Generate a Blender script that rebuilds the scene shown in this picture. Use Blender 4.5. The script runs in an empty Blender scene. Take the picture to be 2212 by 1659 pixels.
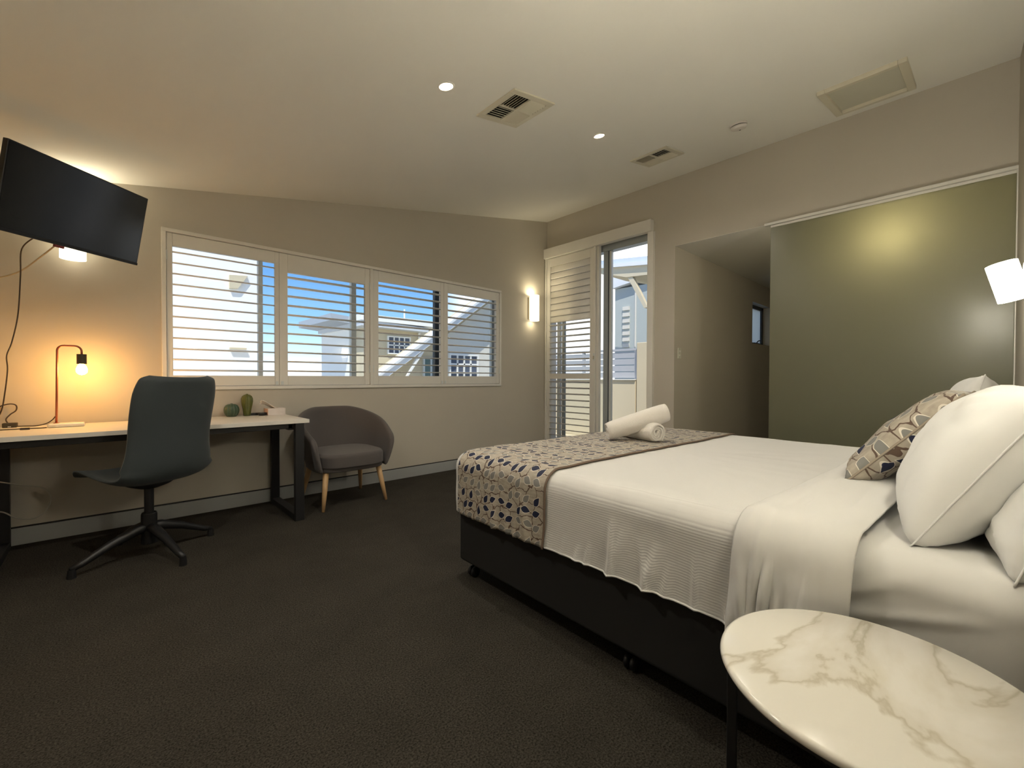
import bpy, bmesh, math, random
from mathutils import Vector, Matrix, noise

# ------------------------------------------------------------------ camera, world, sun, exposure
scene = bpy.context.scene
COL = scene.collection
cam_data = bpy.data.cameras.new('camera')
cam = bpy.data.objects.new('camera', cam_data)
COL.objects.link(cam)
scene.camera = cam
cam_data.sensor_fit = 'HORIZONTAL'
cam_data.sensor_width = 36.0
cam_data.lens = 36.0 * 935.0 / 2212.0
cam_data.clip_start = 0.01
# columns: right, up, back
CR = Vector((0.728, -0.686, 0.003)).normalized()
CF = Vector((0.686, 0.728, -0.013)).normalized()
CU = CR.cross(CF).normalized()
cam.matrix_world = Matrix(((CR.x, CU.x, -CF.x, -4.472),
                           (CR.y, CU.y, -CF.y, -4.045),
                           (CR.z, CU.z, -CF.z, 1.04),
                           (0, 0, 0, 1)))

vs = scene.view_settings
vs.view_transform = 'Standard'
vs.look = 'None'
vs.gamma = 1.0
vs.use_curve_mapping = False
vs.exposure = 0.32
cy = scene.cycles
cy.max_bounces = 7
cy.diffuse_bounces = 4
cy.glossy_bounces = 4
cy.transmission_bounces = 6
cy.transparent_max_bounces = 12
cy.sample_clamp_indirect = 0.0
cy.caustics_reflective = False
cy.caustics_refractive = False
cy.use_denoising = True
cy.use_adaptive_sampling = True
cy.adaptive_threshold = 0.03

world = bpy.data.worlds.new('sky')
scene.world = world
world.use_nodes = True
wn = world.node_tree
wn.nodes.clear()
w_out = wn.nodes.new('ShaderNodeOutputWorld')
w_bg = wn.nodes.new('ShaderNodeBackground')
w_ramp = wn.nodes.new('ShaderNodeValToRGB')
w_sep = wn.nodes.new('ShaderNodeSeparateXYZ')
w_tc = wn.nodes.new('ShaderNodeTexCoord')
w_map = wn.nodes.new('ShaderNodeMapRange')
wn.links.new(w_tc.outputs['Generated'], w_sep.inputs[0])
wn.links.new(w_sep.outputs['Z'], w_map.inputs['Value'])
w_map.inputs['From Min'].default_value = -0.05
w_map.inputs['From Max'].default_value = 0.95
wn.links.new(w_map.outputs[0], w_ramp.inputs[0])
cr = w_ramp.color_ramp
cr.elements[0].position = 0.05
cr.elements[0].color = (1.0, 1.0, 1.0, 1)
cr.elements[1].position = 1.0
cr.elements[1].color = (0.05, 0.13, 0.34, 1)
for p, c in ((0.10, (0.50, 0.68, 0.80, 1)), (0.17, (0.22, 0.42, 0.66, 1)), (0.26, (0.11, 0.27, 0.56, 1))):
    e = cr.elements.new(p)
    e.color = c
# white painted into the sky towards +x for its washed-out glare, clear elsewhere
w_dot = wn.nodes.new('ShaderNodeVectorMath'); w_dot.operation = 'DOT_PRODUCT'
w_nrm = wn.nodes.new('ShaderNodeVectorMath'); w_nrm.operation = 'NORMALIZE'
w_flat = wn.nodes.new('ShaderNodeVectorMath'); w_flat.operation = 'MULTIPLY'; w_flat.inputs[1].default_value = (1, 1, 0.3)
wn.links.new(w_tc.outputs['Generated'], w_flat.inputs[0]); wn.links.new(w_flat.outputs[0], w_nrm.inputs[0])
w_dot.inputs[1].default_value = (0.985, 0.17, 0)
wn.links.new(w_nrm.outputs[0], w_dot.inputs[0])
w_noi = wn.nodes.new('ShaderNodeTexNoise'); w_noi.inputs['Scale'].default_value = 7.0; w_noi.inputs['Detail'].default_value = 5
wn.links.new(w_tc.outputs['Generated'], w_noi.inputs['Vector'])
w_add = wn.nodes.new('ShaderNodeMath'); w_add.operation = 'MULTIPLY_ADD'; w_add.inputs[1].default_value = 0.10
wn.links.new(w_noi.outputs['Fac'], w_add.inputs[0]); wn.links.new(w_dot.outputs['Value'], w_add.inputs[2])
w_cl = wn.nodes.new('ShaderNodeMapRange'); w_cl.inputs['From Min'].default_value = 0.735; w_cl.inputs['From Max'].default_value = 0.785
wn.links.new(w_add.outputs[0], w_cl.inputs['Value'])
w_mix = wn.nodes.new('ShaderNodeMix'); w_mix.data_type = 'RGBA'; w_mix.inputs['B'].default_value = (0.80, 0.82, 0.85, 1)
wn.links.new(w_cl.outputs[0], w_mix.inputs['Factor']); wn.links.new(w_ramp.outputs[0], w_mix.inputs['A'])
wn.links.new(w_mix.outputs['Result'], w_bg.inputs[0])
w_bg.inputs['Strength'].default_value = 1.5
wn.links.new(w_bg.outputs[0], w_out.inputs[0])

sun_d = bpy.data.lights.new('sun', 'SUN')
sun_d.energy = 3.6
sun_d.angle = 0.009
sun_d.color = (1.0, 0.94, 0.82)
sun = bpy.data.objects.new('sun', sun_d)
COL.objects.link(sun)
sun.rotation_euler = Vector((0.36, 0.38, -0.85)).to_track_quat('-Z', 'Y').to_euler()

DOWN_W = (7.0, 7.0, 1.5, 8.0)      # ceiling downlights; the last pair is added, out of view
SCONCE_L = (3.2, 3.2, 34.0, 76.0)       # glowing opal shades: corner, television, far bedside, added unseen near bedside
ADDED_PENDANT_E = 54.0  # emission of the lamp added behind the satin glass
BULB_E = 190.0                          # desk bulb emission

# ------------------------------------------------------------------ helpers
def tag(o, label=None, cat=None, group=None, kind=None):
    if label: o['label'] = label
    if cat: o['category'] = cat
    if group: o['group'] = group
    if kind: o['kind'] = kind
    return o

def thing(name, label, cat, loc=(0, 0, 0), rotz=0.0, group=None, kind=None):
    o = bpy.data.objects.new(name, None)
    o.empty_display_size = 0.05
    COL.objects.link(o)
    o.location = loc
    o.rotation_euler = (0, 0, rotz)
    return tag(o, label, cat, group, kind)

def obj(name, bm, mat, parent=None, smooth=False, bevel=0.0, seg=2, sub=0):
    me = bpy.data.meshes.new(name)
    bmesh.ops.recalc_face_normals(bm, faces=bm.faces[:])
    bm.to_mesh(me)
    bm.free()
    if mat: me.materials.append(mat)
    o = bpy.data.objects.new(name, me)
    COL.objects.link(o)
    if parent: o.parent = parent
    if smooth:
        for p in me.polygons: p.use_smooth = True
    if bevel:
        m = o.modifiers.new('bevel', 'BEVEL')
        m.width = bevel
        m.segments = seg
        m.limit_method = 'ANGLE'
        m.angle_limit = math.radians(40)
        m.harden_normals = False
        for p in me.polygons: p.use_smooth = True
    if sub:
        m = o.modifiers.new('subdivision', 'SUBSURF')
        m.levels = sub
        m.render_levels = sub
    if bevel and not smooth:
        m = o.modifiers.new('normals', 'WEIGHTED_NORMAL')
        m.keep_sharp = False
    return o

def shared(name, me, parent, matrix=None):
    o = bpy.data.objects.new(name, me)
    COL.objects.link(o)
    o.parent = parent
    if matrix is not None: o.matrix_local = matrix
    return o

def NB(): return bmesh.new()

def box(bm, x0, x1, y0, y1, z0, z1, M=None):
    co = [(x, y, z) for x in (x0, x1) for y in (y0, y1) for z in (z0, z1)]
    v = [bm.verts.new(M @ Vector(c) if M else c) for c in co]
    for f in ((0, 1, 3, 2), (4, 6, 7, 5), (0, 4, 5, 1), (2, 3, 7, 6), (0, 2, 6, 4), (1, 5, 7, 3)):
        bm.faces.new([v[i] for i in f])
    return bm

def bxo(name, dims, mat, parent=None, bevel=0.0, M=None, seg=2):
    return obj(name, box(NB(), *dims, M=M), mat, parent, bevel=bevel, seg=seg)

def prism(bm, poly, axis, a0, a1):
    """poly in the two other axes (cyclic order), extruded along axis"""
    def P(p, a):
        if axis == 'y': return (p[0], a, p[1])
        if axis == 'x': return (a, p[0], p[1])
        return (p[0], p[1], a)
    A = [bm.verts.new(P(p, a0)) for p in poly]
    B = [bm.verts.new(P(p, a1)) for p in poly]
    n = len(poly)
    bm.faces.new(A)
    bm.faces.new(list(reversed(B)))
    for i in range(n):
        bm.faces.new((A[i], B[i], B[(i + 1) % n], A[(i + 1) % n]))
    return bm

def tube(bm, pts, r, n=10, cap=True, closed=False):
    pts = [Vector(p) for p in pts]
    if not isinstance(r, (list, tuple)): r = [r] * len(pts)
    rings = []
    up = None
    for i, p in enumerate(pts):
        a = pts[max(i - 1, 0)]
        b = pts[min(i + 1, len(pts) - 1)]
        d = (b - a).normalized()
        if up is None:
            up = Vector((0, 0, 1)) if abs(d.z) < 0.9 else Vector((1, 0, 0))
        s = d.cross(up).normalized()
        up = s.cross(d).normalized()
        rings.append([bm.verts.new(p + (s * math.cos(2 * math.pi * k / n) + up * math.sin(2 * math.pi * k / n)) * r[i]) for k in range(n)])
    for a, b in zip(rings, rings[1:]):
        for k in range(n):
            bm.faces.new((a[k], a[(k + 1) % n], b[(k + 1) % n], b[k]))
    if cap:
        bm.faces.new(rings[0])
        bm.faces.new(list(reversed(rings[-1])))
    return bm

def smooth_path(ctrl, n=8):
    """Catmull-Rom through control points"""
    c = [Vector(p) for p in ctrl]
    out = []
    for i in range(len(c) - 1):
        p0 = c[max(i - 1, 0)]; p1 = c[i]; p2 = c[i + 1]; p3 = c[min(i + 2, len(c) - 1)]
        for k in range(n):
            t = k / n
            out.append(0.5 * ((2 * p1) + (p2 - p0) * t + (2 * p0 - 5 * p1 + 4 * p2 - p3) * t * t + (3 * p1 - p0 - 3 * p2 + p3) * t ** 3))
    out.append(c[-1])
    return out

def lathe(bm, prof, n=32, center=(0, 0, 0), close=True):
    """prof: list of (r, z)"""
    c = Vector(center)
    rings = []
    for r, z in prof:
        if r < 1e-6:
            rings.append([bm.verts.new(c + Vector((0, 0, z)))])
        else:
            rings.append([bm.verts.new(c + Vector((r * math.cos(2 * math.pi * k / n), r * math.sin(2 * math.pi * k / n), z))) for k in range(n)])
    for a, b in zip(rings, rings[1:]):
        for k in range(n):
            k2 = (k + 1) % n
            if len(a) == 1 and len(b) == 1: continue
            if len(a) == 1: bm.faces.new((a[0], b[k2], b[k]))
            elif len(b) == 1: bm.faces.new((a[k], a[k2], b[0]))
            else: bm.faces.new((a[k], a[k2], b[k2], b[k]))
    return bm

def grid(bm, rows, closed_u=False, uv=None):
    """rows: list of lists of Vectors -> quads. uv: same layout of (u,v)"""
    V = [[bm.verts.new(p) for p in r] for r in rows]
    lay = bm.loops.layers.uv.verify() if uv else None
    for j in range(len(V) - 1):
        n = len(V[j])
        for i in range(n if closed_u else n - 1):
            i2 = (i + 1) % n
            f = bm.faces.new((V[j][i], V[j][i2], V[j + 1][i2], V[j + 1][i]))
            if lay:
                for lp, (jj, ii) in zip(f.loops, ((j, i), (j, i2), (j + 1, i2), (j + 1, i))):
                    lp[lay].uv = uv[jj][ii]
    return V

def fbm(p, s, seed=0.0):
    q = Vector((p[0] * s + seed, p[1] * s + seed * 1.7, p[2] * s - seed))
    return noise.noise(q) + 0.5 * noise.noise(q * 2.1) 

# ------------------------------------------------------------------ materials
def srgb(r, g, b):
    f = lambda c: (c / 255 / 12.92) if c / 255 <= 0.04045 else ((c / 255 + 0.055) / 1.055) ** 2.4
    return (f(r), f(g), f(b))

def mat(name, col, rough=0.6, metal=0.0, var=0.0, vscale=8.0, bump=0.0, bscale=200.0, spec=0.5, col2=None, coat=0.0, sheen=0.0):
    m = bpy.data.materials.new(name)
    m.use_nodes = True
    nt = m.node_tree
    b = nt.nodes['Principled BSDF']
    b.inputs['Base Color'].default_value = (*col, 1)
    b.inputs['Roughness'].default_value = rough
    b.inputs['Metallic'].default_value = metal
    b.inputs['Specular IOR Level'].default_value = spec
    b.inputs['Coat Weight'].default_value = coat
    b.inputs['Sheen Weight'].default_value = sheen
    tc = nt.nodes.new('ShaderNodeTexCoord')
    if var or col2:
        n = nt.nodes.new('ShaderNodeTexNoise')
        n.inputs['Scale'].default_value = vscale
        n.inputs['Detail'].default_value = 4
        nt.links.new(tc.outputs['Object'], n.inputs['Vector'])
        mx = nt.nodes.new('ShaderNodeMix')
        mx.data_type = 'RGBA'
        c2 = col2 if col2 else tuple(min(1, c * (1 + var)) for c in col)
        c1 = col if col2 else tuple(c * (1 - var) for c in col)
        mx.inputs['A'].default_value = (*c1, 1)
        mx.inputs['B'].default_value = (*c2, 1)
        nt.links.new(n.outputs['Fac'], mx.inputs['Factor'])
        nt.links.new(mx.outputs['Result'], b.inputs['Base Color'])
    if bump:
        n2 = nt.nodes.new('ShaderNodeTexNoise')
        n2.inputs['Scale'].default_value = bscale
        n2.inputs['Detail'].default_value = 2
        nt.links.new(tc.outputs['Object'], n2.inputs['Vector'])
        bp = nt.nodes.new('ShaderNodeBump')
        bp.inputs['Strength'].default_value = bump
        bp.inputs['Distance'].default_value = 0.004
        nt.links.new(n2.outputs['Fac'], bp.inputs['Height'])
        nt.links.new(bp.outputs[0], b.inputs['Normal'])
    return m

M_wall = mat('wall_paint', (0.52, 0.48, 0.41), 0.75, var=0.02, vscale=2, bump=0.03, bscale=350)
M_ceil = mat('ceiling_paint', (0.86, 0.845, 0.79), 0.85, var=0.015, vscale=2, bump=0.02, bscale=350)
M_white = mat('white_joinery', (0.74, 0.72, 0.67), 0.4, var=0.015, vscale=6)
M_slat = mat('white_louvre', (0.80, 0.78, 0.74), 0.35, var=0.01, vscale=6)
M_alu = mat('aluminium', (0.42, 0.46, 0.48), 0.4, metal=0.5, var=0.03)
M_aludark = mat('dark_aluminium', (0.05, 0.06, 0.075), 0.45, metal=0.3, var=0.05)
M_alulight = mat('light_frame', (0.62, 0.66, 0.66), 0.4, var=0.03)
M_skirt = mat('skirting_grey', (0.36, 0.37, 0.37), 0.4, var=0.02)
M_gap = mat('shadow_gap', (0.015, 0.014, 0.012), 0.7, var=0.05)
M_blacksteel = mat('black_steel', (0.012, 0.012, 0.013), 0.45, var=0.1)
M_blackplastic = mat('black_plastic', (0.010, 0.010, 0.011), 0.4, var=0.1)
M_desk = mat('desk_laminate', (0.72, 0.69, 0.63), 0.35, var=0.015, vscale=20)
M_chair = mat('chair_wool', (0.034, 0.044, 0.047), 0.85, var=0.12, vscale=250, bump=0.15, bscale=600, sheen=0.1)
M_tub = mat('tub_fabric', (0.092, 0.080, 0.077), 0.9, var=0.12, vscale=280, bump=0.2, bscale=500, sheen=0.15)
M_oak = mat('oak', (0.52, 0.32, 0.15), 0.45, col2=(0.62, 0.41, 0.21), vscale=30)
M_screen = mat('tv_screen', (0.006, 0.007, 0.008), 0.16, spec=0.6, var=0.02)
M_tvbody = mat('tv_body', (0.01, 0.01, 0.011), 0.35, var=0.05)
M_red = mat('red_badge', (0.20, 0.03, 0.025), 0.4, var=0.05)
M_copper = mat('copper', (0.36, 0.11, 0.06), 0.35, metal=0.6, var=0.05)
M_socket = mat('dark_socket', (0.045, 0.038, 0.022), 0.55, var=0.05)
M_bedbase = mat('bed_base_fabric', (0.010, 0.0095, 0.009), 0.85, var=0.1, vscale=200, bump=0.1, bscale=500)
M_sheet = mat('white_sheet', (0.66, 0.655, 0.635), 0.75, var=0.012, vscale=5, bump=0.04, bscale=700, sheen=0.1)
M_pillow = mat('pillow_cotton', (0.77, 0.77, 0.75), 0.75, var=0.012, vscale=5, bump=0.05, bscale=40)
M_towel = mat('towel_terry', (0.80, 0.765, 0.715), 0.95, var=0.05, vscale=300, bump=0.9, bscale=420, sheen=0.2)
M_vent = mat('vent_plastic', (0.66, 0.62, 0.50), 0.5, var=0.02)
M_hatch = mat('hatch_paint', (0.60, 0.585, 0.49), 0.6, var=0.02)
M_det = mat('detector_plastic', (0.68, 0.64, 0.60), 0.5, var=0.02)
M_cable = mat('dark_cable', (0.05, 0.035, 0.025), 0.6, var=0.05)
M_wcable = mat('pale_cable', (0.45, 0.43, 0.38), 0.6, var=0.05)
M_cacA = mat('green_glaze', (0.045, 0.085, 0.05), 0.35, var=0.25, vscale=40, coat=0.2)
M_cacB = mat('olive_glaze', (0.085, 0.095, 0.015), 0.16, var=0.25, vscale=40, coat=0.4)
M_paper = mat('tissue_paper', (0.80, 0.77, 0.72), 0.85, var=0.02, bump=0.1, bscale=80)
M_card = mat('tissue_card', (0.72, 0.66, 0.62), 0.6, col2=(0.60, 0.52, 0.50), vscale=26)
M_cardend = mat('tissue_card_end', (0.62, 0.34, 0.24), 0.6, col2=(0.70, 0.50, 0.40), vscale=30)
M_switch = mat('switch_plastic', (0.60, 0.60, 0.50), 0.4, var=0.02)
M_bulbcap = mat('lamp_backplate', (0.50, 0.45, 0.36), 0.45, metal=0.5, var=0.03)
# outdoors
M_cream = mat('cream_render', (0.66, 0.58, 0.42), 0.85, var=0.05, vscale=1.5)
M_creamshade = mat('pale_and_shaded_render', (0.74, 0.72, 0.66), 0.85, var=0.04, vscale=1.5)  # pale trim colour, and the cream wall's shaded part on the gabled house
M_extwhite = mat('white_render', (0.90, 0.90, 0.88), 0.8, var=0.01, vscale=1.5)
M_roof = mat('white_fascia', (0.80, 0.82, 0.84), 0.6, var=0.03, vscale=2)
M_greywall = mat('grey_cladding', (0.46, 0.51, 0.51), 0.8, var=0.05, vscale=1.2)
M_rail = mat('grey_rail', (0.46, 0.48, 0.52), 0.5, var=0.03)
M_extglass = mat('house_glass', (0.10, 0.12, 0.17), 0.12, var=0.1, vscale=2)
M_tealglass = mat('teal_glass', (0.10, 0.17, 0.17), 0.15, var=0.1, vscale=2)
M_ground = mat('outdoor_paving', (0.45, 0.43, 0.38), 0.9, var=0.08, vscale=0.8)

def mat_carpet():
    m = mat('carpet', (0.06, 0.05, 0.042), 1.0, spec=0.1)
    nt = m.node_tree
    b = nt.nodes['Principled BSDF']
    tc = nt.nodes.new('ShaderNodeTexCoord')
    n1 = nt.nodes.new('ShaderNodeTexNoise'); n1.inputs['Scale'].default_value = 170; n1.inputs['Detail'].default_value = 4; n1.inputs['Roughness'].default_value = 0.75
    n2 = nt.nodes.new('ShaderNodeTexNoise'); n2.inputs['Scale'].default_value = 3.2; n2.inputs['Detail'].default_value = 6; n2.inputs['Roughness'].default_value = 0.7
    r1 = nt.nodes.new('ShaderNodeValToRGB')
    r1.color_ramp.elements[0].position = 0.36; r1.color_ramp.elements[0].color = (0.014, 0.0125, 0.010, 1)
    r1.color_ramp.elements[1].position = 0.68; r1.color_ramp.elements[1].color = (0.100, 0.088, 0.071, 1)
    mx = nt.nodes.new('ShaderNodeMix'); mx.data_type = 'RGBA'; mx.blend_type = 'MULTIPLY'; mx.inputs['Factor'].default_value = 1.0
    r2 = nt.nodes.new('ShaderNodeValToRGB')
    r2.color_ramp.elements[0].position = 0.35; r2.color_ramp.elements[0].color = (0.80, 0.80, 0.80, 1)
    r2.color_ramp.elements[1].position = 0.65; r2.color_ramp.elements[1].color = (1.0, 1.0, 1.0, 1)
    bp = nt.nodes.new('ShaderNodeBump'); bp.inputs['Strength'].default_value = 0.8; bp.inputs['Distance'].default_value = 0.006
    L = nt.links.new
    L(tc.outputs['Object'], n1.inputs['Vector']); L(tc.outputs['Object'], n2.inputs['Vector'])
    L(n1.outputs['Fac'], r1.inputs[0]); L(n2.outputs['Fac'], r2.inputs[0])
    L(r1.outputs[0], mx.inputs['A']); L(r2.outputs[0], mx.inputs['B'])
    L(mx.outputs['Result'], b.inputs['Base Color'])
    L(n1.outputs['Fac'], bp.inputs['Height']); L(bp.outputs[0], b.inputs['Normal'])
    return m
M_carpet = mat_carpet()

def mat_cover():
    m = mat('ribbed_coverlet', (0.63, 0.625, 0.61), 0.7, sheen=0.1)
    nt = m.node_tree; L = nt.links.new
    b = nt.nodes['Principled BSDF']
    tc = nt.nodes.new('ShaderNodeTexCoord'); sp = nt.nodes.new('ShaderNodeSeparateXYZ'); ad = nt.nodes.new('ShaderNodeMath')
    L(tc.outputs['Object'], sp.inputs[0])
    sb = nt.nodes.new('ShaderNodeMath'); sb.operation = 'SUBTRACT'
    L(sp.outputs['X'], sb.inputs[0]); L(sp.outputs['Z'], sb.inputs[1])
    ad.operation = 'MULTIPLY'; ad.inputs[1].default_value = 2 * math.pi / 0.0085
    L(sb.outputs[0], ad.inputs[0])
    sn = nt.nodes.new('ShaderNodeMath'); sn.operation = 'SINE'; L(ad.outputs[0], sn.inputs[0])
    bp = nt.nodes.new('ShaderNodeBump'); bp.inputs['Strength'].default_value = 0.12; bp.inputs['Distance'].default_value = 0.002
    L(sn.outputs[0], bp.inputs['Height']); L(bp.outputs[0], b.inputs['Normal'])
    return m
M_cover = mat_cover()

def mat_leaf(name, cell, tint=1.0):
    """woven leaf print: navy and grey leaves with pale outlines on taupe with brown twigs (UV in metres)"""
    m = bpy.data.materials.new(name); m.use_nodes = True
    nt = m.node_tree; L = nt.links.new
    b = nt.nodes['Principled BSDF']; b.inputs['Roughness'].default_value = 0.65
    def math_(op, a, c=None, clamp=False):
        n = nt.nodes.new('ShaderNodeMath'); n.operation = op; n.use_clamp = clamp
        for i, v in enumerate((a, c)):
            if v is None: continue
            if isinstance(v, (int, float)): n.inputs[i].default_value = v
            else: L(v, n.inputs[i])
        return n.outputs[0]
    def mixc(f, a, c):
        n = nt.nodes.new('ShaderNodeMix'); n.data_type = 'RGBA'
        L(f, n.inputs['Factor'])
        for k, v in (('A', a), ('B', c)):
            if isinstance(v, tuple): n.inputs[k].default_value = (*v, 1)
            else: L(v, n.inputs[k])
        return n.outputs['Result']
    uvn = nt.nodes.new('ShaderNodeUVMap')
    sc = nt.nodes.new('ShaderNodeVectorMath'); sc.operation = 'SCALE'; sc.inputs['Scale'].default_value = 1.0 / cell
    L(uvn.outputs[0], sc.inputs[0])
    vo = nt.nodes.new('ShaderNodeTexVoronoi'); vo.voronoi_dimensions = '2D'; vo.feature = 'F1'
    vo.inputs['Scale'].default_value = 1.0; vo.inputs['Randomness'].default_value = 0.38
    L(sc.outputs[0], vo.inputs['Vector'])
    df = nt.nodes.new('ShaderNodeVectorMath'); df.operation = 'SUBTRACT'
    L(sc.outputs[0], df.inputs[0]); L(vo.outputs['Position'], df.inputs[1])
    cs = nt.nodes.new('ShaderNodeSeparateColor'); L(vo.outputs['Color'], cs.inputs[0])
    ps = nt.nodes.new('ShaderNodeSeparateXYZ'); L(vo.outputs['Position'], ps.inputs[0])
    ang = math_('ADD', math_('MULTIPLY', cs.outputs[0], 1.9), 0.1)
    vr = nt.nodes.new('ShaderNodeVectorRotate'); vr.rotation_type = 'Z_AXIS'
    L(df.outputs[0], vr.inputs['Vector']); L(ang, vr.inputs['Angle'])
    lx = nt.nodes.new('ShaderNodeSeparateXYZ'); L(vr.outputs[0], lx.inputs[0])
    u = lx.outputs['X']; v = lx.outputs['Y']
    un = math_('DIVIDE', u, 0.43)
    wdt = math_('MULTIPLY', math_('SUBTRACT', 1.0, math_('MULTIPLY', un, un)), math_('MULTIPLY', math_('SUBTRACT', 1.0, math_('MULTIPLY', un, 0.45)), 0.24))
    d = math_('SUBTRACT', math_('ABSOLUTE', v), wdt)
    leaf = math_('LESS_THAN', d, -0.012)
    outl = math_('LESS_THAN', d, 0.030)
    # row choice navy / grey
    row = math_('SINE', math_('ADD', math_('MULTIPLY', ps.outputs['X'], 1.75), math_('MULTIPLY', ps.outputs['Y'], 0.22)))
    navy = math_('GREATER_THAN', math_('ADD', row, math_('MULTIPLY', math_('SUBTRACT', cs.outputs[1], 0.5), 0.7)), 0.12)
    # background streaks
    ns = nt.nodes.new('ShaderNodeTexNoise'); ns.inputs['Scale'].default_value = 2.0; ns.inputs['Detail'].default_value = 5
    mp = nt.nodes.new('ShaderNodeMapping'); mp.inputs['Scale'].default_value = (3.0, 0.7, 1)
    L(sc.outputs[0], mp.inputs[0]); L(mp.outputs[0], ns.inputs['Vector'])
    bg = mixc(ns.outputs['Fac'], (0.22, 0.185, 0.14), (0.56, 0.505, 0.42))
    # twigs
    nd = nt.nodes.new('ShaderNodeTexNoise'); nd.inputs['Scale'].default_value = 1.4; L(sc.outputs[0], nd.inputs['Vector'])
    vm = nt.nodes.new('ShaderNodeVectorMath'); vm.operation = 'MULTIPLY_ADD'
    L(nd.outputs['Color'], vm.inputs[0]); vm.inputs[1].default_value = (0.7, 0.7, 0); L(sc.outputs[0], vm.inputs[2])
    v2 = nt.nodes.new('ShaderNodeTexVoronoi'); v2.voronoi_dimensions = '2D'; v2.feature = 'DISTANCE_TO_EDGE'; v2.inputs['Scale'].default_value = 0.95
    L(vm.outputs[0], v2.inputs['Vector'])
    tw = math_('LESS_THAN', v2.outputs['Distance'], 0.035)
    bg2 = mixc(tw, bg, (0.10, 0.062, 0.042))
    lf = mixc(navy, (0.21, 0.21, 0.195), (0.006, 0.011, 0.040))
    c1 = mixc(outl, bg2, (0.68, 0.64, 0.56))
    c2 = mixc(leaf, c1, lf)
    L(c2, b.inputs['Base Color'])
    nb = nt.nodes.new('ShaderNodeTexNoise'); nb.inputs['Scale'].default_value = 30
    L(sc.outputs[0], nb.inputs['Vector'])
    bp = nt.nodes.new('ShaderNodeBump'); bp.inputs['Strength'].default_value = 0.15; bp.inputs['Distance'].default_value = 0.003
    L(nb.outputs['Fac'], bp.inputs['Height']); L(bp.outputs[0], b.inputs['Normal'])
    return m
M_leaf = mat_leaf('leaf_print', 0.058)
M_leafcush = mat_leaf('leaf_print_cushion', 0.070)

def mat_marble(name, vein=0.55):
    m = mat(name, (0.78, 0.76, 0.69), 0.18, coat=0.2)
    nt = m.node_tree; L = nt.links.new
    b = nt.nodes['Principled BSDF']
    tc = nt.nodes.new('ShaderNodeTexCoord')
    mp = nt.nodes.new('ShaderNodeMapping'); mp.inputs['Rotation'].default_value = (0, 0, math.radians(62)); mp.inputs['Scale'].default_value = (1.5, 4.2, 2)
    L(tc.outputs['Object'], mp.inputs[0])
    n = nt.nodes.new('ShaderNodeTexNoise'); n.inputs['Scale'].default_value = 1.0; n.inputs['Detail'].default_value = 6; n.inputs['Roughness'].default_value = 0.5; n.inputs['Distortion'].default_value = 0.5
    L(mp.outputs[0], n.inputs['Vector'])
    r = nt.nodes.new('ShaderNodeValToRGB')
    e = r.color_ramp.elements
    e[0].position = 0.0; e[0].color = (0.76, 0.745, 0.68, 1)
    e[1].position = 1.0; e[1].color = (0.80, 0.785, 0.73, 1)
    for p, c in ((0.475, (0.78, 0.76, 0.69, 1)), (0.496, (0.56, 0.52, 0.42, 1)), (0.506, (0.71, 0.68, 0.60, 1)), (0.56, (0.79, 0.77, 0.71, 1))):
        q = e.new(p); q.color = c
    L(n.outputs['Fac'], r.inputs[0])
    L(r.outputs[0], b.inputs['Base Color'])
    return m
M_marble = mat_marble('marble')

def mat_emit(name, col, strength):
    m = bpy.data.materials.new(name); m.use_nodes = True
    nt = m.node_tree; nt.nodes.clear()
    o = nt.nodes.new('ShaderNodeOutputMaterial'); e = nt.nodes.new('ShaderNodeEmission')
    e.inputs[0].default_value = (*col, 1); e.inputs[1].default_value = strength
    nt.links.new(e.outputs[0], o.inputs[0])
    return m
M_bulb = mat_emit('lit_bulb', (1.0, 0.50, 0.13), BULB_E)
M_led = mat_emit('lit_downlight', (1.0, 0.86, 0.62), 60.0)

def mat_opal(col, glow):
    """lit opal glass: an even glow that varies slightly at random"""
    m = bpy.data.materials.new('lit_opal_glass'); m.use_nodes = True
    nt = m.node_tree; nt.nodes.clear(); L = nt.links.new
    o = nt.nodes.new('ShaderNodeOutputMaterial'); e = nt.nodes.new('ShaderNodeEmission')
    n = nt.nodes.new('ShaderNodeTexNoise'); n.inputs['Scale'].default_value = 4
    mp = nt.nodes.new('ShaderNodeMapRange'); mp.inputs['To Min'].default_value = 0.9 * glow; mp.inputs['To Max'].default_value = 1.1 * glow
    e.inputs[0].default_value = (*col, 1)
    L(n.outputs['Fac'], mp.inputs['Value']); L(mp.outputs[0], e.inputs[1]); L(e.outputs[0], o.inputs[0])
    return m

def mat_glass(name, refl=0.08, tint=(1, 1, 1)):
    m = bpy.data.materials.new(name); m.use_nodes = True
    nt = m.node_tree; nt.nodes.clear(); L = nt.links.new
    o = nt.nodes.new('ShaderNodeOutputMaterial'); mx = nt.nodes.new('ShaderNodeMixShader')
    a = nt.nodes.new('ShaderNodeBsdfTransparent'); c = nt.nodes.new('ShaderNodeBsdfGlossy')
    a.inputs[0].default_value = (*tint, 1); c.inputs['Roughness'].default_value = 0.02
    fr = nt.nodes.new('ShaderNodeFresnel'); fr.inputs['IOR'].default_value = 1.35
    L(fr.outputs[0], mx.inputs[0]); L(a.outputs[0], mx.inputs[1]); L(c.outputs[0], mx.inputs[2]); L(mx.outputs[0], o.inputs[0])
    return m
M_glass = mat_glass('clear_glass', tint=(0.97, 0.985, 0.98))

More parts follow.
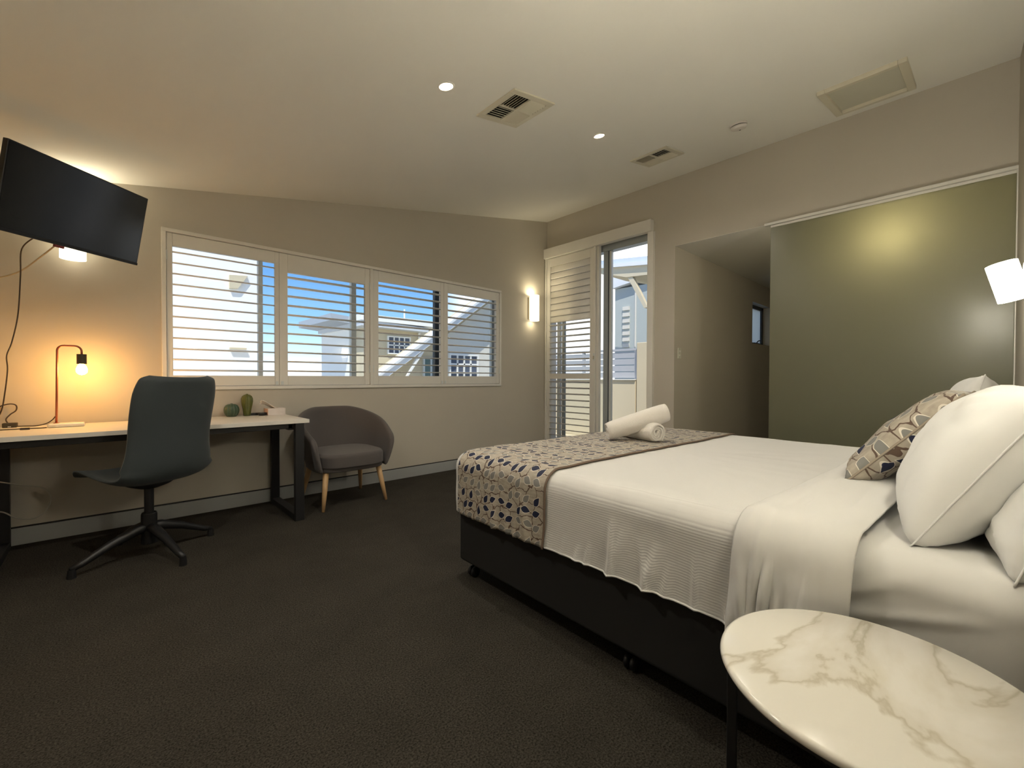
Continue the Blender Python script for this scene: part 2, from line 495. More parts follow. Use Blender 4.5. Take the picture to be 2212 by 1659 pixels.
def mat_frost(name, col, tr=0.6):
    m = bpy.data.materials.new(name); m.use_nodes = True
    nt = m.node_tree; nt.nodes.clear(); L = nt.links.new
    o = nt.nodes.new('ShaderNodeOutputMaterial'); mx = nt.nodes.new('ShaderNodeMixShader')
    a = nt.nodes.new('ShaderNodeBsdfTranslucent'); c = nt.nodes.new('ShaderNodeBsdfDiffuse')
    a.inputs[0].default_value = (*col, 1); c.inputs[0].default_value = (*col, 1); mx.inputs[0].default_value = 1 - tr
    L(a.outputs[0], mx.inputs[1]); L(c.outputs[0], mx.inputs[2]); L(mx.outputs[0], o.inputs[0])
    return m
M_frostwin = mat_frost('frosted_window', (0.86, 0.90, 0.90), 0.75)
def mat_panel():
    m = bpy.data.materials.new('satin_glass_panel'); m.use_nodes = True
    nt = m.node_tree; nt.nodes.clear(); L = nt.links.new
    o = nt.nodes.new('ShaderNodeOutputMaterial')
    pr = nt.nodes.new('ShaderNodeBsdfPrincipled')
    pr.inputs['Base Color'].default_value = (0.205, 0.210, 0.150, 1); pr.inputs['Roughness'].default_value = 0.30
    pr.inputs['Specular IOR Level'].default_value = 0.9
    tr = nt.nodes.new('ShaderNodeBsdfTranslucent'); tr.inputs[0].default_value = (0.72, 0.70, 0.52, 1)
    n = nt.nodes.new('ShaderNodeTexNoise'); n.inputs['Scale'].default_value = 1.5
    mp = nt.nodes.new('ShaderNodeMapRange'); mp.inputs['To Min'].default_value = 0.44; mp.inputs['To Max'].default_value = 0.46
    mx = nt.nodes.new('ShaderNodeMixShader')
    L(n.outputs['Fac'], mp.inputs['Value']); L(mp.outputs[0], mx.inputs[0])
    L(pr.outputs[0], mx.inputs[1]); L(tr.outputs[0], mx.inputs[2]); L(mx.outputs[0], o.inputs[0])
    return m
M_panel = mat_panel()

# ------------------------------------------------------------------ room shell
SL = 0.188                       # ceiling slope along x
AL = math.atan(SL)
def cz(x): return 3.2 + SL * x
XL = -5.10                       # left wall
YC = -4.245                      # bed-head wall
OPY0, OPY1, OPZ = -1.846, YC, 2.468

def structure(o): return tag(o, kind='structure')

structure(bxo('floor', (XL - 0.2, 4.7, YC - 0.2, 0.2, -0.1, 0.0), M_carpet))
b = prism(NB(), [(XL - 0.2, cz(XL - 0.2)), (0.25, cz(0.25)), (0.25, cz(0.25) + 0.15), (XL - 0.2, cz(XL - 0.2) + 0.15)], 'y', YC - 0.2, 0.22)
structure(obj('ceiling', b, M_ceil))

WX0, WX1, WZ0, WZ1 = -4.165, -0.855, 0.945, 2.133
b = NB()
prism(b, [(XL - 0.2, 0), (WX0, 0), (WX0, cz(WX0)), (XL - 0.2, cz(XL - 0.2))], 'y', 0, 0.2)
prism(b, [(WX1, 0), (0.2, 0), (0.2, cz(0.2)), (WX1, cz(WX1))], 'y', 0, 0.2)
prism(b, [(WX0, 0), (WX1, 0), (WX1, WZ0), (WX0, WZ0)], 'y', 0, 0.2)
prism(b, [(WX0, WZ1), (WX1, WZ1), (WX1, cz(WX1)), (WX0, cz(WX0))], 'y', 0, 0.2)
structure(obj('wall_back', b, M_wall))

DY0, DY1, DZ1 = -0.012, -1.607, 2.69
b = NB()
box(b, 0, 0.16, DY0, 0.0, 0, 3.2)
box(b, 0, 0.16, DY1, DY0, DZ1, 3.2)
box(b, 0, 0.16, OPY0, DY1, 0, 3.2)
box(b, 0, 0.16, YC, OPY0, OPZ, 3.2)
structure(obj('wall_right', b, M_wall))
b = prism(NB(), [(XL - 0.2, 0), (4.7, 0), (4.7, 3.2), (0, 3.2), (XL - 0.2, cz(XL - 0.2))], 'y', YC - 0.2, YC)
structure(obj('wall_front', b, M_wall))
structure(bxo('wall_left', (XL - 0.2, XL, YC, 0.0, 0, cz(XL)), M_wall))

# passage beyond the opening
HW0, HW1, HWZ0, HWZ1 = 2.41, 3.22, 1.565, 2.17
b = NB()
box(b, 0.16, HW0, OPY0, OPY0 + 0.2, 0, 2.6)
box(b, HW1, 4.7, OPY0, OPY0 + 0.2, 0, 2.6)
box(b, HW0, HW1, OPY0, OPY0 + 0.2, 0, HWZ0)
box(b, HW0, HW1, OPY0, OPY0 + 0.2, HWZ1, 2.6)
structure(obj('wall_passage', b, M_wall))
structure(bxo('wall_passage_end', (4.5, 4.7, YC, OPY0, 0, 2.5), M_wall))
structure(bxo('ceiling_passage', (0.001, 4.7, YC - 0.05, OPY0 - 0.001, OPZ - 0.002, OPZ + 0.15), M_ceil))

# skirting boards
t = thing('baseboard_back', None, None, kind='structure')
bxo('board', (XL, -0.02, -0.016, 0.002, 0, 0.104), M_skirt, t, 0.002)
bxo('shadow_gap', (XL, -0.02, -0.008, 0.002, 0.103, 0.113), M_gap, t)  # dark strip painted in for the shade above the board
t = thing('baseboard_right', None, None, kind='structure')
bxo('board', (-0.016, 0.002, OPY0 + 0.001, DY1 - 0.02, 0, 0.104), M_skirt, t, 0.002)
bxo('shadow_gap', (-0.008, 0.002, OPY0 + 0.001, DY1 - 0.02, 0.103, 0.113), M_gap, t)  # same dark strip, stands in for shade
t = thing('baseboard_front', None, None, kind='structure')
bxo('board', (XL, -0.05, YC - 0.002, YC + 0.016, 0, 0.104), M_skirt, t, 0.002)
t = thing('baseboard_passage', None, None, kind='structure')
bxo('board', (0.17, 4.49, OPY0 - 0.016, OPY0 + 0.002, 0, 0.104), M_skirt, t, 0.002)

# ------------------------------------------------------------------ window with plantation shutters
t = thing('window_1', None, None, kind='structure')
f = 0.028
bxo('frame_rail', (WX0, WX1, -0.014, 0.07, WZ1 - f, WZ1), M_white, t, 0.003)
bxo('frame_rail', (WX0, WX1, -0.014, 0.07, WZ0, WZ0 + f), M_white, t, 0.003)
bxo('frame_stile', (WX0, WX0 + f, -0.0135, 0.07, WZ0 + f, WZ1 - f), M_white, t, 0.003)
bxo('frame_stile', (WX1 - f, WX1, -0.0135, 0.07, WZ0 + f, WZ1 - f), M_white, t, 0.003)
bxo('centre_post', (-2.575, -2.545, -0.0134, 0.07, WZ0 + f, WZ1 - f), M_white, t, 0.003)
# sliding sashes behind the shutters
bxo('sash_head', (WX0, WX1, 0.10, 0.16, WZ1 - 0.05, WZ1), M_alulight, t)
bxo('sash_sill', (WX0, WX1, 0.10, 0.16, WZ0, WZ0 + 0.05), M_alulight, t)
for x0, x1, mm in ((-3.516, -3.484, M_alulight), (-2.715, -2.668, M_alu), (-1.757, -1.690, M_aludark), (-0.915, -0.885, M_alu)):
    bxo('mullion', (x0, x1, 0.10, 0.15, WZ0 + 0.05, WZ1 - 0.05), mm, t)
for x0, x1 in ((-4.165, -3.516), (-3.484, -2.715), (-2.668, -1.757), (-1.690, -0.915)):
    bxo('pane', (x0, x1, 0.122, 0.126, WZ0 + 0.05, WZ1 - 0.05), M_glass, t)

def slat_mesh(name, length, axis, depth=0.062, th=0.013):
    b = NB()
    n = 8
    ring = [(math.cos(2 * math.pi * k / n) * depth / 2, math.sin(2 * math.pi * k / n) * th / 2) for k in range(n)]
    ends = []
    for s in (-length / 2, length / 2):
        ends.append([b.verts.new((s, p[0], p[1]) if axis == 'x' else (p[0], s, p[1])) for p in ring])
    for k in range(n):
        b.faces.new((ends[0][k], ends[0][(k + 1) % n], ends[1][(k + 1) % n], ends[1][k]))
    b.faces.new(ends[0]); b.faces.new(list(reversed(ends[1])))
    bmesh.ops.recalc_face_normals(b, faces=b.faces[:])
    me = bpy.data.meshes.new(name); b.to_mesh(me); b.free()
    for p in me.polygons: p.use_smooth = len(p.vertices) == 4
    me.materials.append(M_slat)
    return me

def shutter(label, x0, x1, ox0, ox1, oz0, oz1, nsl, tilt, hinge):
    zb, zt = WZ0 + f + 0.003, WZ1 - f - 0.003
    t = thing('plantation_shutter', label, 'shutter', ((x0 + x1) / 2, 0.012, zb), group='window shutters')
    c = (x0 + x1) / 2
    y0, y1 = -0.016, 0.016
    bxo('stile', (x0 - c, ox0 - c, y0, y1, 0, zt - zb), M_white, t, 0.003)
    bxo('stile', (ox1 - c, x1 - c, y0, y1, 0, zt - zb), M_white, t, 0.003)
    bxo('rail', (ox0 - c, ox1 - c, y0, y1, oz1 - zb, zt - zb), M_white, t, 0.003)
    bxo('rail', (ox0 - c, ox1 - c, y0, y1, 0, oz0 - zb), M_white, t, 0.003)
    me = slat_mesh('slat', ox1 - ox0, 'x')
    pitch = (oz1 - oz0) / nsl
    for k in range(nsl):
        z = oz0 + pitch * (k + 0.5) - zb
        shared('slat', me, t, Matrix.Translation(((ox0 + ox1) / 2 - c, 0, z)) @ Matrix.Rotation(math.radians(tilt + random.uniform(-0.6, 0.6)), 4, 'X'))
    hx = x0 - c if hinge < 0 else x1 - c
    for z in (0.12, zt - zb - 0.2):
        bxo('hinge', (hx - 0.006, hx + 0.006, y0 - 0.005, y0 + 0.001, z, z + 0.07), M_alulight, t)
    for z in (0.004,):
        bxo('catch', ((-hx) - 0.02 * (1 if -hx > 0 else -1) - 0.01, (-hx) - 0.02 * (1 if -hx > 0 else -1) + 0.01, y0 - 0.004, y0 + 0.001, z, z + 0.03), M_alulight, t)
    return t
random.seed(4)
shutter('wide white louvred shutter panel at the window end beside the desk lamp', -4.135, -3.385, -4.100, -3.417, 1.055, 2.007, 12, 8, -1)
shutter('white louvred shutter panel above the green cactus ornaments', -3.383, -2.578, -3.318, -2.625, 1.057, 1.945, 11, -5, 1)
shutter('white louvred shutter panel above the grey tub chair', -2.542, -1.712, -2.486, -1.755, 1.062, 2.0, 12, -5, -1)
shutter('white louvred shutter panel at the window end beside the corner wall lamp', -1.710, -0.886, -1.656, -0.936, 1.064, 2.0, 12, -5, 1)

# ------------------------------------------------------------------ balcony door with louvred shutter
t = thing('door_1', None, None, kind='structure')
bxo('pelmet', (-0.075, 0.0, -1.60, -0.002, 2.675, 2.805), M_white, t, 0.003)
bxo('jamb', (-0.05, 0.165, -0.03, -0.010, 0, 2.68), M_white, t, 0.002)
bxo('jamb', (-0.045, 0.16, -1.615, -1.545, 0, 2.68), M_white, t, 0.003)
bxo('head_track', (0.03, 0.13, -1.545, -0.03, 2.605, 2.69), M_alu, t, 0.002)
bxo('sill_track', (0.03, 0.15, -1.545, -0.03, 0, 0.03), M_alu, t, 0.002)
bxo('shutter_post', (-0.05, 0.0, -0.848, -0.816, 0, 2.675), M_white, t, 0.002)
bxo('shutter_post', (-0.035, 0.01, -0.892, -0.855, 0, 2.675), M_white, t, 0.002)
# glass leaf
lf = bxo('leaf_stile', (0.04, 0.08, -0.972, -0.905, 0.03, 2.605), M_alu, t, 0.002)
bxo('leaf_gasket', (0.045, 0.078, -0.982, -0.972, 0.03, 2.605), M_aludark, t)
bxo('leaf_stile', (0.05, 0.09, -1.012, -0.982, 0.03, 2.605), M_alulight, t, 0.002)
bxo('leaf_stile', (0.08, 0.12, -0.245, -0.205, 0.03, 2.605), M_alu, t, 0.002)
bxo('leaf_stile', (0.08, 0.12, -0.17, -0.12, 0.03, 2.605), M_alulight, t, 0.002)
bxo('pane', (0.098, 0.102, -0.905, -0.245, 0.06, 2.605), M_glass, t)

t = thing('door_shutter', 'tall white louvred shutter panel with closed upper slats beside the balcony door', 'shutter', (-0.018, -0.42, 0.03))
def dsh(name, y0, y1, z0, z1): return bxo(name, (-0.017, 0.017, y0 + 0.42, y1 + 0.42, z0 - 0.03, z1 - 0.03), M_white, t, 0.003)
dsh('stile', -0.815, -0.757, 0.03, 2.67)
dsh('stile', -0.090, -0.032, 0.03, 2.67)
dsh('rail', -0.757, -0.090, 2.56, 2.67)
dsh('rail', -0.757, -0.090, 1.035, 1.105)
dsh('rail', -0.757, -0.090, 0.03, 0.15)
me = slat_mesh('slat', 0.667, 'y', 0.089, 0.011)
for k in range(9):
    shared('slat', me, t, Matrix.Translation((0, -0.0035, 2.56 - 0.0425 - 0.085 * k - 0.03)) @ Matrix.Rotation(math.radians(-83), 4, 'Y'))
for k in range(9):
    shared('slat', me, t, Matrix.Translation((0, -0.0035, 1.795 - 0.038 - 0.077 * k - 0.03)) @ Matrix.Rotation(math.radians(6), 4, 'Y'))
for k in range(11):
    shared('slat', me, t, Matrix.Translation((0, -0.0035, 1.035 - 0.04 - 0.080 * k - 0.03)) @ Matrix.Rotation(math.radians(14), 4, 'Y'))
t = thing('door_latch', 'small metal latch on the white post of the balcony door', 'latch', (-0.051, -0.832, 1.31))
bxo('plate', (-0.004, 0.001, -0.010, 0.010, -0.045, 0.045), M_alulight, t, 0.002)
bxo('lever', (-0.018, -0.003, -0.006, 0.006, -0.03, 0.012), M_bulbcap, t, 0.002)

# ------------------------------------------------------------------ satin glass sliding panel and its trim
t = thing('glass_panel', 'large olive satin glass sliding panel closing the passage beside the bed', 'glass panel', (-0.012, -3.50, 0.0))
bxo('sheet', (-0.006, 0.006, -0.738, 0.732, 0.01, 2.425), M_panel, t, 0.002)
bxo('top_rail', (-0.010, 0.010, -0.738, 0.732, 2.425, 2.445), M_white, t, 0.002)
t = thing('trim_1', None, None, kind='structure')
bxo('track', (-0.04, 0.002, YC, -2.72, 2.447, 2.470), M_white, t, 0.002)
bxo('side_trim', (-0.03, 0.005, YC, YC + 0.007, 0, 2.447), M_white, t, 0.001)

# unseen lamp added behind the satin glass to make its bright spot
t = thing('added_pendant_lamp', 'round opal lamp added behind the satin glass panel for its glow', 'lamp', (0.24, -3.60, OPZ))
obj('rod', tube(NB(), [(0, 0, 0.002), (0, 0, -0.26)], 0.008, 10), M_aludark, t)
obj('globe', lathe(NB(), [(0.0, -0.25), (0.035, -0.26), (0.055, -0.28), (0.065, -0.315), (0.055, -0.35), (0.035, -0.37), (0.0, -0.38)], 28), mat_emit('lit_globe', (1.0, 0.88, 0.62), ADDED_PENDANT_E), t, smooth=True)

# passage window
t = thing('window_2', None, None, kind='structure')
yw = OPY0 + 0.10
bxo('frame', (HW0, HW1, yw, yw + 0.05, HWZ1 - 0.05, HWZ1), M_aludark, t)
bxo('frame', (HW0, HW1, yw, yw + 0.05, HWZ0, HWZ0 + 0.035), M_aludark, t)
bxo('frame', (HW0, HW0 + 0.03, yw, yw + 0.05, HWZ0, HWZ1), M_aludark, t)
bxo('frame', (HW1 - 0.08, HW1, yw, yw + 0.05, HWZ0, HWZ1), M_aludark, t)
bxo('pane', (HW0 + 0.03, HW1 - 0.08, yw + 0.02, yw + 0.026, HWZ0 + 0.035, HWZ1 - 0.05), M_frostwin, t)
w = bxo('winder', (2.70, 2.92, yw - 0.045, yw, HWZ0 + 0.004, HWZ0 + 0.03), M_aludark, t, 0.004)
obj('winder_handle', tube(NB(), [(2.80, yw - 0.03, HWZ0 + 0.02), (2.84, yw - 0.05, HWZ0 + 0.06), (2.90, yw - 0.06, HWZ0 + 0.07)], 0.008, 8), M_aludark, t)

# light switch on the passage wall
t = thing('light_switch', 'small pale two-gang light switch plate on the passage wall', 'light switch', (0.115, OPY0, 1.32))
bxo('plate', (-0.036, 0.036, -0.008, 0.001, -0.058, 0.058), M_switch, t, 0.003)
for z in (0.022, -0.022):
    bxo('rocker', (-0.012, 0.012, -0.013, -0.007, z - 0.009, z + 0.009), M_det, t, 0.002)

# ------------------------------------------------------------------ ceiling fittings
def ceil_thing(name, label, cat, x, y, group=None):
    t = thing(name, label, cat, (x, y, cz(x)), group=group)
    t.rotation_euler = (0, -AL, 0)          # local x runs up the slope, local -z into the room
    return t

def downlight(x, y, label, watts):
    t = ceil_thing('downlight', label, 'downlight', x, y, 'ceiling downlights')
    obj('trim_ring', lathe(NB(), [(0.036, 0.002), (0.036, -0.004), (0.040, -0.005), (0.047, -0.002), (0.047, 0.002)], 32), M_white, t, smooth=True)
    obj('lens', lathe(NB(), [(0.037, 0.0), (0.030, -0.003), (0.0, -0.0045)], 32), M_led, t, smooth=True)
    ld = bpy.data.lights.new('downlight_lamp', 'AREA')
    ld.shape = 'DISK'; ld.size = 0.06; ld.energy = watts; ld.color = (1.0, 0.93, 0.81); ld.spread = math.radians(150)
    lo = bpy.data.objects.new('downlight_lamp', ld); COL.objects.link(lo)
    lo.parent = t; lo.location = (0, 0, -0.012)
    return t
downlight(-3.121, -2.086, 'lit round downlight on the desk side of both square air vents', DOWN_W[0])
downlight(-1.741, -2.098, 'lit round downlight between the two square air vents', DOWN_W[1])
downlight(-2.66, -3.37, 'lit round downlight added unseen above the middle of the bed', DOWN_W[2])  # unseen lamp, added to raise the room's brightness
downlight(-4.50, -2.09, 'lit round downlight added unseen above the open carpet near the desk', DOWN_W[3])  # also added out of view, for general brightness

def air_vent(x, y, label, flip):
    t = ceil_thing('air_vent', label, 'air vent', x, y, 'ceiling air vents')
    s, q = 0.175, 0.135
    fr = NB()
    box(fr, -s, s, -s, -q, -0.010, 0.001); box(fr, -s, s, q, s, -0.010, 0.001)
    box(fr, -s, -q, -q, q, -0.010, 0.001); box(fr, q, s, -q, q, -0.010, 0.001)
    obj('frame', fr, M_vent, t, bevel=0.003)
    bxo('backing', (-q, q, -q, q, -0.0015, 0.001), M_gap, t)
    bxo('cross_bar', (-q, q, -0.006, 0.006, -0.010, -0.001), M_vent, t)
    bxo('cross_bar', (-0.006, 0.006, -q, -0.006, -0.010, -0.001), M_vent, t)
    bxo('cross_bar', (-0.006, 0.006, 0.006, q, -0.010, -0.001), M_vent, t)
    n = 6
    L = q - 0.008
    bl = box(NB(), -L / 2, L / 2, -0.0095, 0.0095, -0.0008, 0.0008)
    me = bpy.data.meshes.new('blade'); bl.to_mesh(me); bl.free(); me.materials.append(M_vent)
    cq = 0.006 + (q - 0.006) / 2
    for sx, sy, rz, an in ((-1, 1, 0, 38), (1, 1, 90, -38), (-1, -1, 90, 38), (1, -1, 0, -38)):
        if flip: rz = 90 - rz
        if rz == 90: an = -an
        for k in range(n):
            o = -L / 2 + L * (k + 0.5) / n
            off = Vector((0, o, 0)); off.rotate(Matrix.Rotation(math.radians(rz), 3, 'Z'))
            m = Matrix.Translation((sx * cq + off.x, sy * cq + off.y, -0.0075)) @ Matrix.Rotation(math.radians(rz), 4, 'Z') @ Matrix.Rotation(math.radians(an), 4, 'X')
            shared('blade', me, t, m)
    return t
air_vent(-2.605, -2.087, 'square cream four-way air vent between the two round downlights', False)
air_vent(-0.826, -2.075, 'square cream four-way air vent beside the smoke detector and passage wall', True)

t = ceil_thing('smoke_detector', 'round white smoke detector on the ceiling between vent and access hatch', 'smoke detector', -0.827, -2.766)
obj('base', lathe(NB(), [(0.0, 0.001), (0.062, 0.001), (0.062, -0.012), (0.0, -0.012)], 40), M_det, t, bevel=0.002)
obj('grille', lathe(NB(), [(0.0, -0.011), (0.051, -0.011), (0.051, -0.018), (0.0, -0.018)], 40), M_gap, t)
obj('cover', lathe(NB(), [(0.0, -0.017), (0.056, -0.017), (0.058, -0.022), (0.052, -0.034), (0.040, -0.038), (0.0, -0.039)], 40), M_det, t, smooth=True)
obj('test_button', lathe(NB(), [(0.006, -0.036), (0.006, -0.0405), (0.0, -0.0405)], 16, (0.025, 0, 0)), M_gap, t)

t = ceil_thing('access_hatch', 'rectangular framed access hatch in the ceiling above the glass panel', 'hatch', -0.52, -3.515)
hx, hy, w_ = 0.325, 0.235, 0.045
fr = NB()
box(fr, -hx, hx, -hy, -hy + w_, -0.028, 0.002); box(fr, -hx, hx, hy - w_, hy, -0.028, 0.002)
box(fr, -hx, -hx + w_, -hy + w_, hy - w_, -0.028, 0.002); box(fr, hx - w_, hx, -hy + w_, hy - w_, -0.028, 0.002)
obj('frame', fr, M_vent, t, bevel=0.004)
bxo('panel', (-hx + w_, hx - w_, -hy + w_, hy - w_, -0.006, 0.002), M_hatch, t)

# ------------------------------------------------------------------ wall lamps
def wall_lamp(label, loc, rotz, glow, h=0.335, tilt=0.0, r=0.062, col=(1.0, 0.93, 0.76), caps=(), up=1.0, down=1.0):
    """local +y points into the wall, the shade stands out along -y"""
    t = thing('wall_lamp', label, 'wall lamp', loc, rotz, 'wall lamps')
    bxo('backplate', (-0.052, 0.052, -0.022, 0.001, -h * 0.44, h * 0.44), M_bulbcap, t, 0.003)
    M_shade = mat_opal(col, glow)
    Mt = Matrix.Translation((0, -0.075, 0)) @ Matrix.Rotation(tilt, 4, 'X')
    b = lathe(NB(), [(r, -h / 2), (r, h / 2)], 36)
    bmesh.ops.transform(b, matrix=Mt, verts=b.verts)
    obj('shade', b, M_shade, t, smooth=True, bevel=0)
    for p in t.children[-1].data.polygons: p.use_smooth = True
    if caps:
        for z in caps:
            z *= h / 2 - 0.006
            b = lathe(NB(), [(0.0, z), (r - 0.0005, z)], 36)
            bmesh.ops.transform(b, matrix=Mt, verts=b.verts)
            obj('diffuser', b, mat_opal(col, glow * (up if z > 0 else down)), t)
    b = NB(); box(b, -0.012, 0.012, -0.05, -0.01, -0.012, 0.012)
    obj('arm', b, M_bulbcap, t)
    return t
wall_lamp('lit opal cylinder wall lamp beside the window near the balcony door', (-0.325, 0.0, 1.968), 0.0, SCONCE_L[0], caps=(-1, 1), col=(1.0, 0.86, 0.56), up=11.0, down=4.0)
wall_lamp('lit opal cylinder wall lamp half hidden behind the television', (-4.612, 0.0, 1.965), 0.0, SCONCE_L[1], caps=(-1, 1), col=(1.0, 0.88, 0.62), up=14.0, down=0.8)
wall_lamp('lit tilted wall lamp above the far side of the bed', (-1.02, YC, 1.555), math.pi, SCONCE_L[2], h=0.20, tilt=math.radians(14), r=0.06, caps=(-1, 1))
wall_lamp('lit short wall lamp added unseen above the marble side table', (-3.45, YC, 1.555), math.pi, SCONCE_L[3], h=0.20, tilt=math.radians(-3), r=0.06, caps=(-1, 1), up=4.4, down=0.25)  # out-of-view lamp added as main light for ceiling and bed

# ------------------------------------------------------------------ television on a swing arm
TVC = Vector((-4.554, -0.635, 1.963))
tx = Vector((0.734, 0.679, 0.019)).normalized()
tn = Vector((0.667, -0.714, -0.212)); tn = (tn - tx * tn.dot(tx)).normalized()
tz = tn.cross(tx).normalized()
TVM = Matrix(((tx.x, -tn.x, tz.x, TVC.x), (tx.y, -tn.y, tz.y, TVC.y), (tx.z, -tn.z, tz.z, TVC.z), (0, 0, 0, 1)))
if TVM.to_3x3().determinant() < 0:
    tz = -tz
    TVM = Matrix(((tx.x, -tn.x, tz.x, TVC.x), (tx.y, -tn.y, tz.y, TVC.y), (tx.z, -tn.z, tz.z, TVC.z), (0, 0, 0, 1)))
t = thing('television', 'black flat screen television tilted forward on a wall bracket above the desk', 'television')
t.matrix_world = TVM
bxo('housing', (-0.365, 0.365, 0.0, 0.028, -0.215, 0.215), M_tvbody, t, 0.003)
bxo('back_cover', (-0.24, 0.24, 0.027, 0.065, -0.19, 0.06), M_tvbody, t, 0.01)
bxo('screen', (-0.358, 0.358, -0.0015, 0.001, -0.198, 0.208), M_screen, t)
bxo('chin', (-0.365, 0.365, -0.004, 0.002, -0.215, -0.200), M_tvbody, t, 0.001)
bxo('badge', (-0.105, -0.060, -0.004, 0.012, -0.228, -0.214), M_red, t, 0.002)
t = thing('tv_bracket', 'black steel swing arm bracket holding the television to the wall', 'bracket')
back = TVM @ Vector((0, 0.066, 0.0))
obj('mount_plate', box(NB(), -0.1, 0.1, 0.0655, 0.075, -0.1, 0.1, M=TVM), M_blacksteel, t)
elbow = Vector((-4.80, -0.30, 1.98))
foot_ = Vector((-4.66, -0.012, 1.98))
b = NB()
box(b, -0.04, 0.04, -0.02, 0.0, -0.11, 0.11, M=Matrix.Translation((-4.66, 0.0, 2.10)))
obj('wall_plate', b, M_blacksteel, t)
obj('arm', tube(NB(), [TVM @ Vector((0, 0.07, 0.0)), elbow + Vector((0, 0, 0.03))], 0.016, 10), M_blacksteel, t)
obj('arm', tube(NB(), [elbow + Vector((0, 0, 0.03)), Vector((-4.66, -0.012, 2.10))], 0.016, 10), M_blacksteel, t)

# cables
tag(obj('power_cable', tube(NB(), smooth_path([(-4.74, -0.55, 1.80), (-4.80, -0.42, 1.75), (-4.815, -0.32, 1.62), (-4.828, -0.30, 1.40), (-4.852, -0.30, 1.24), (-4.872, -0.30, 1.16), (-4.872, -0.28, 1.08), (-4.885, -0.26, 0.95), (-4.905, -0.22, 0.84), (-4.95, -0.15, 0.745)], 8), 0.0032, 8), M_cable, smooth=True),
    'thin dark cable hanging from the television down to the desk', 'cable')
tag(obj('aerial_cable', tube(NB(), smooth_path([(-4.66, -0.50, 1.79), (-4.74, -0.30, 1.74), (-4.84, -0.12, 1.67), (-4.95, -0.02, 1.63), (-5.06, -0.008, 1.60)], 8), 0.004, 8), mat('cream_cable', (0.50, 0.42, 0.28), 0.6, var=0.04), smooth=True),
    'thin cream cable looping from behind the television along the wall', 'cable')

# ------------------------------------------------------------------ desk
DZ = 0.736
DX0, DX1, DYF, DYB = -4.985, -3.375, -0.712, -0.024
t = thing('desk', 'long white topped desk with black steel loop legs under the window', 'desk', (DX0, DYF, 0))
def dloc(*d): return (d[0] - DX0, d[1] - DX0, d[2] - DYF, d[3] - DYF, d[4], d[5])
bxo('desktop', dloc(DX0, DX1, DYF, DYB, DZ - 0.026, DZ), M_desk, t, 0.0015)
bxo('front_rail', dloc(DX0 + 0.10, DX1 - 0.10, DYF + 0.05, DYF + 0.09, DZ - 0.066, DZ - 0.026), M_blacksteel, t, 0.002)
bxo('back_rail', dloc(DX0 + 0.10, DX1 - 0.10, DYB - 0.09, DYB - 0.05, DZ - 0.066, DZ - 0.026), M_blacksteel, t, 0.002)
for x0 in (DX0 + 0.035, DX1 - 0.095):
    x1 = x0 + 0.06
    l = NB()
    ya, yb, wpost = DYF + 0.005, DYB - 0.025, 0.045
    prism(l, [(ya - DYF, 0.0), (ya + wpost - DYF, 0.0), (ya + wpost - DYF, DZ - 0.026), (ya - DYF, DZ - 0.026)], 'x', x0 - DX0, x1 - DX0)
    prism(l, [(yb - wpost - DYF, 0.0), (yb - DYF, 0.0), (yb - DYF, DZ - 0.026), (yb - wpost - DYF, DZ - 0.026)], 'x', x0 - DX0, x1 - DX0)
    prism(l, [(ya + wpost - DYF, 0.0), (yb - wpost - DYF, 0.0), (yb - wpost - DYF, 0.045), (ya + wpost - DYF, 0.045)], 'x', x0 - DX0, x1 - DX0)
    prism(l, [(ya + wpost - DYF, DZ - 0.071), (yb - wpost - DYF, DZ - 0.071), (yb - wpost - DYF, DZ - 0.026), (ya + wpost - DYF, DZ - 0.026)], 'x', x0 - DX0, x1 - DX0)
    obj('leg_frame', l, M_blacksteel, t, bevel=0.003)
b = prism(NB(), [(DYF + 0.05 - DYF, DZ - 0.026), (DYF + 0.05 - DYF, DZ - 0.075), (DYF + 0.12 - DYF, DZ - 0.075), (DYF + 0.30 - DYF, DZ - 0.04), (DYF + 0.30 - DYF, DZ - 0.026)], 'x', DX1 - 0.130 - DX0, DX1 - 0.094 - DX0)
obj('leg_gusset', b, M_blacksteel, t, bevel=0.002)

# white cable under the desk
tag(obj('extension_cord', tube(NB(), smooth_path([(-5.02, -0.115, 0.45), (-4.93, -0.115, 0.42), (-4.84, -0.115, 0.385), (-4.76, -0.115, 0.36), (-4.72, -0.115, 0.30), (-4.735, -0.115, 0.22), (-4.79, -0.115, 0.175), (-4.86, -0.115, 0.19), (-4.92, -0.115, 0.24), (-5.02, -0.115, 0.26)], 8), 0.004, 8), M_wcable, smooth=True),
    'thin pale cord looping in the dark under the desk', 'cord')

# ------------------------------------------------------------------ desk lamp
LX, LY = -4.685, -0.235
t = thing('desk_lamp', 'copper bent pipe desk lamp with bare glowing bulb on marble base', 'desk lamp', (LX, LY, DZ))
bxo('base', (-0.035, 0.125, -0.055, 0.045, 0, 0.024), M_marble, t, 0.010, seg=4)
obj('flange', lathe(NB(), [(0, 0.023), (0.013, 0.023), (0.013, 0.027), (0.0, 0.027)], 20), M_copper, t)
pth = [(0, 0, 0.024), (0.003, 0, 0.20), (0.006, 0, 0.45)]
R_ = 0.032
arc = [(0.006 + R_ - R_ * math.cos(a), 0, 0.465 + R_ * math.sin(a)) for a in [math.pi / 2 * k / 6 for k in range(7)]]
top_x = 0.112
arc2 = [(top_x - R_ + R_ * math.sin(a), 0, 0.465 + R_ * math.cos(a)) for a in [math.pi / 2 * k / 6 for k in range(7)]]
obj('pipe', tube(NB(), pth + arc + arc2 + [(top_x, 0, 0.44)], 0.0055, 14), M_copper, t, smooth=True)
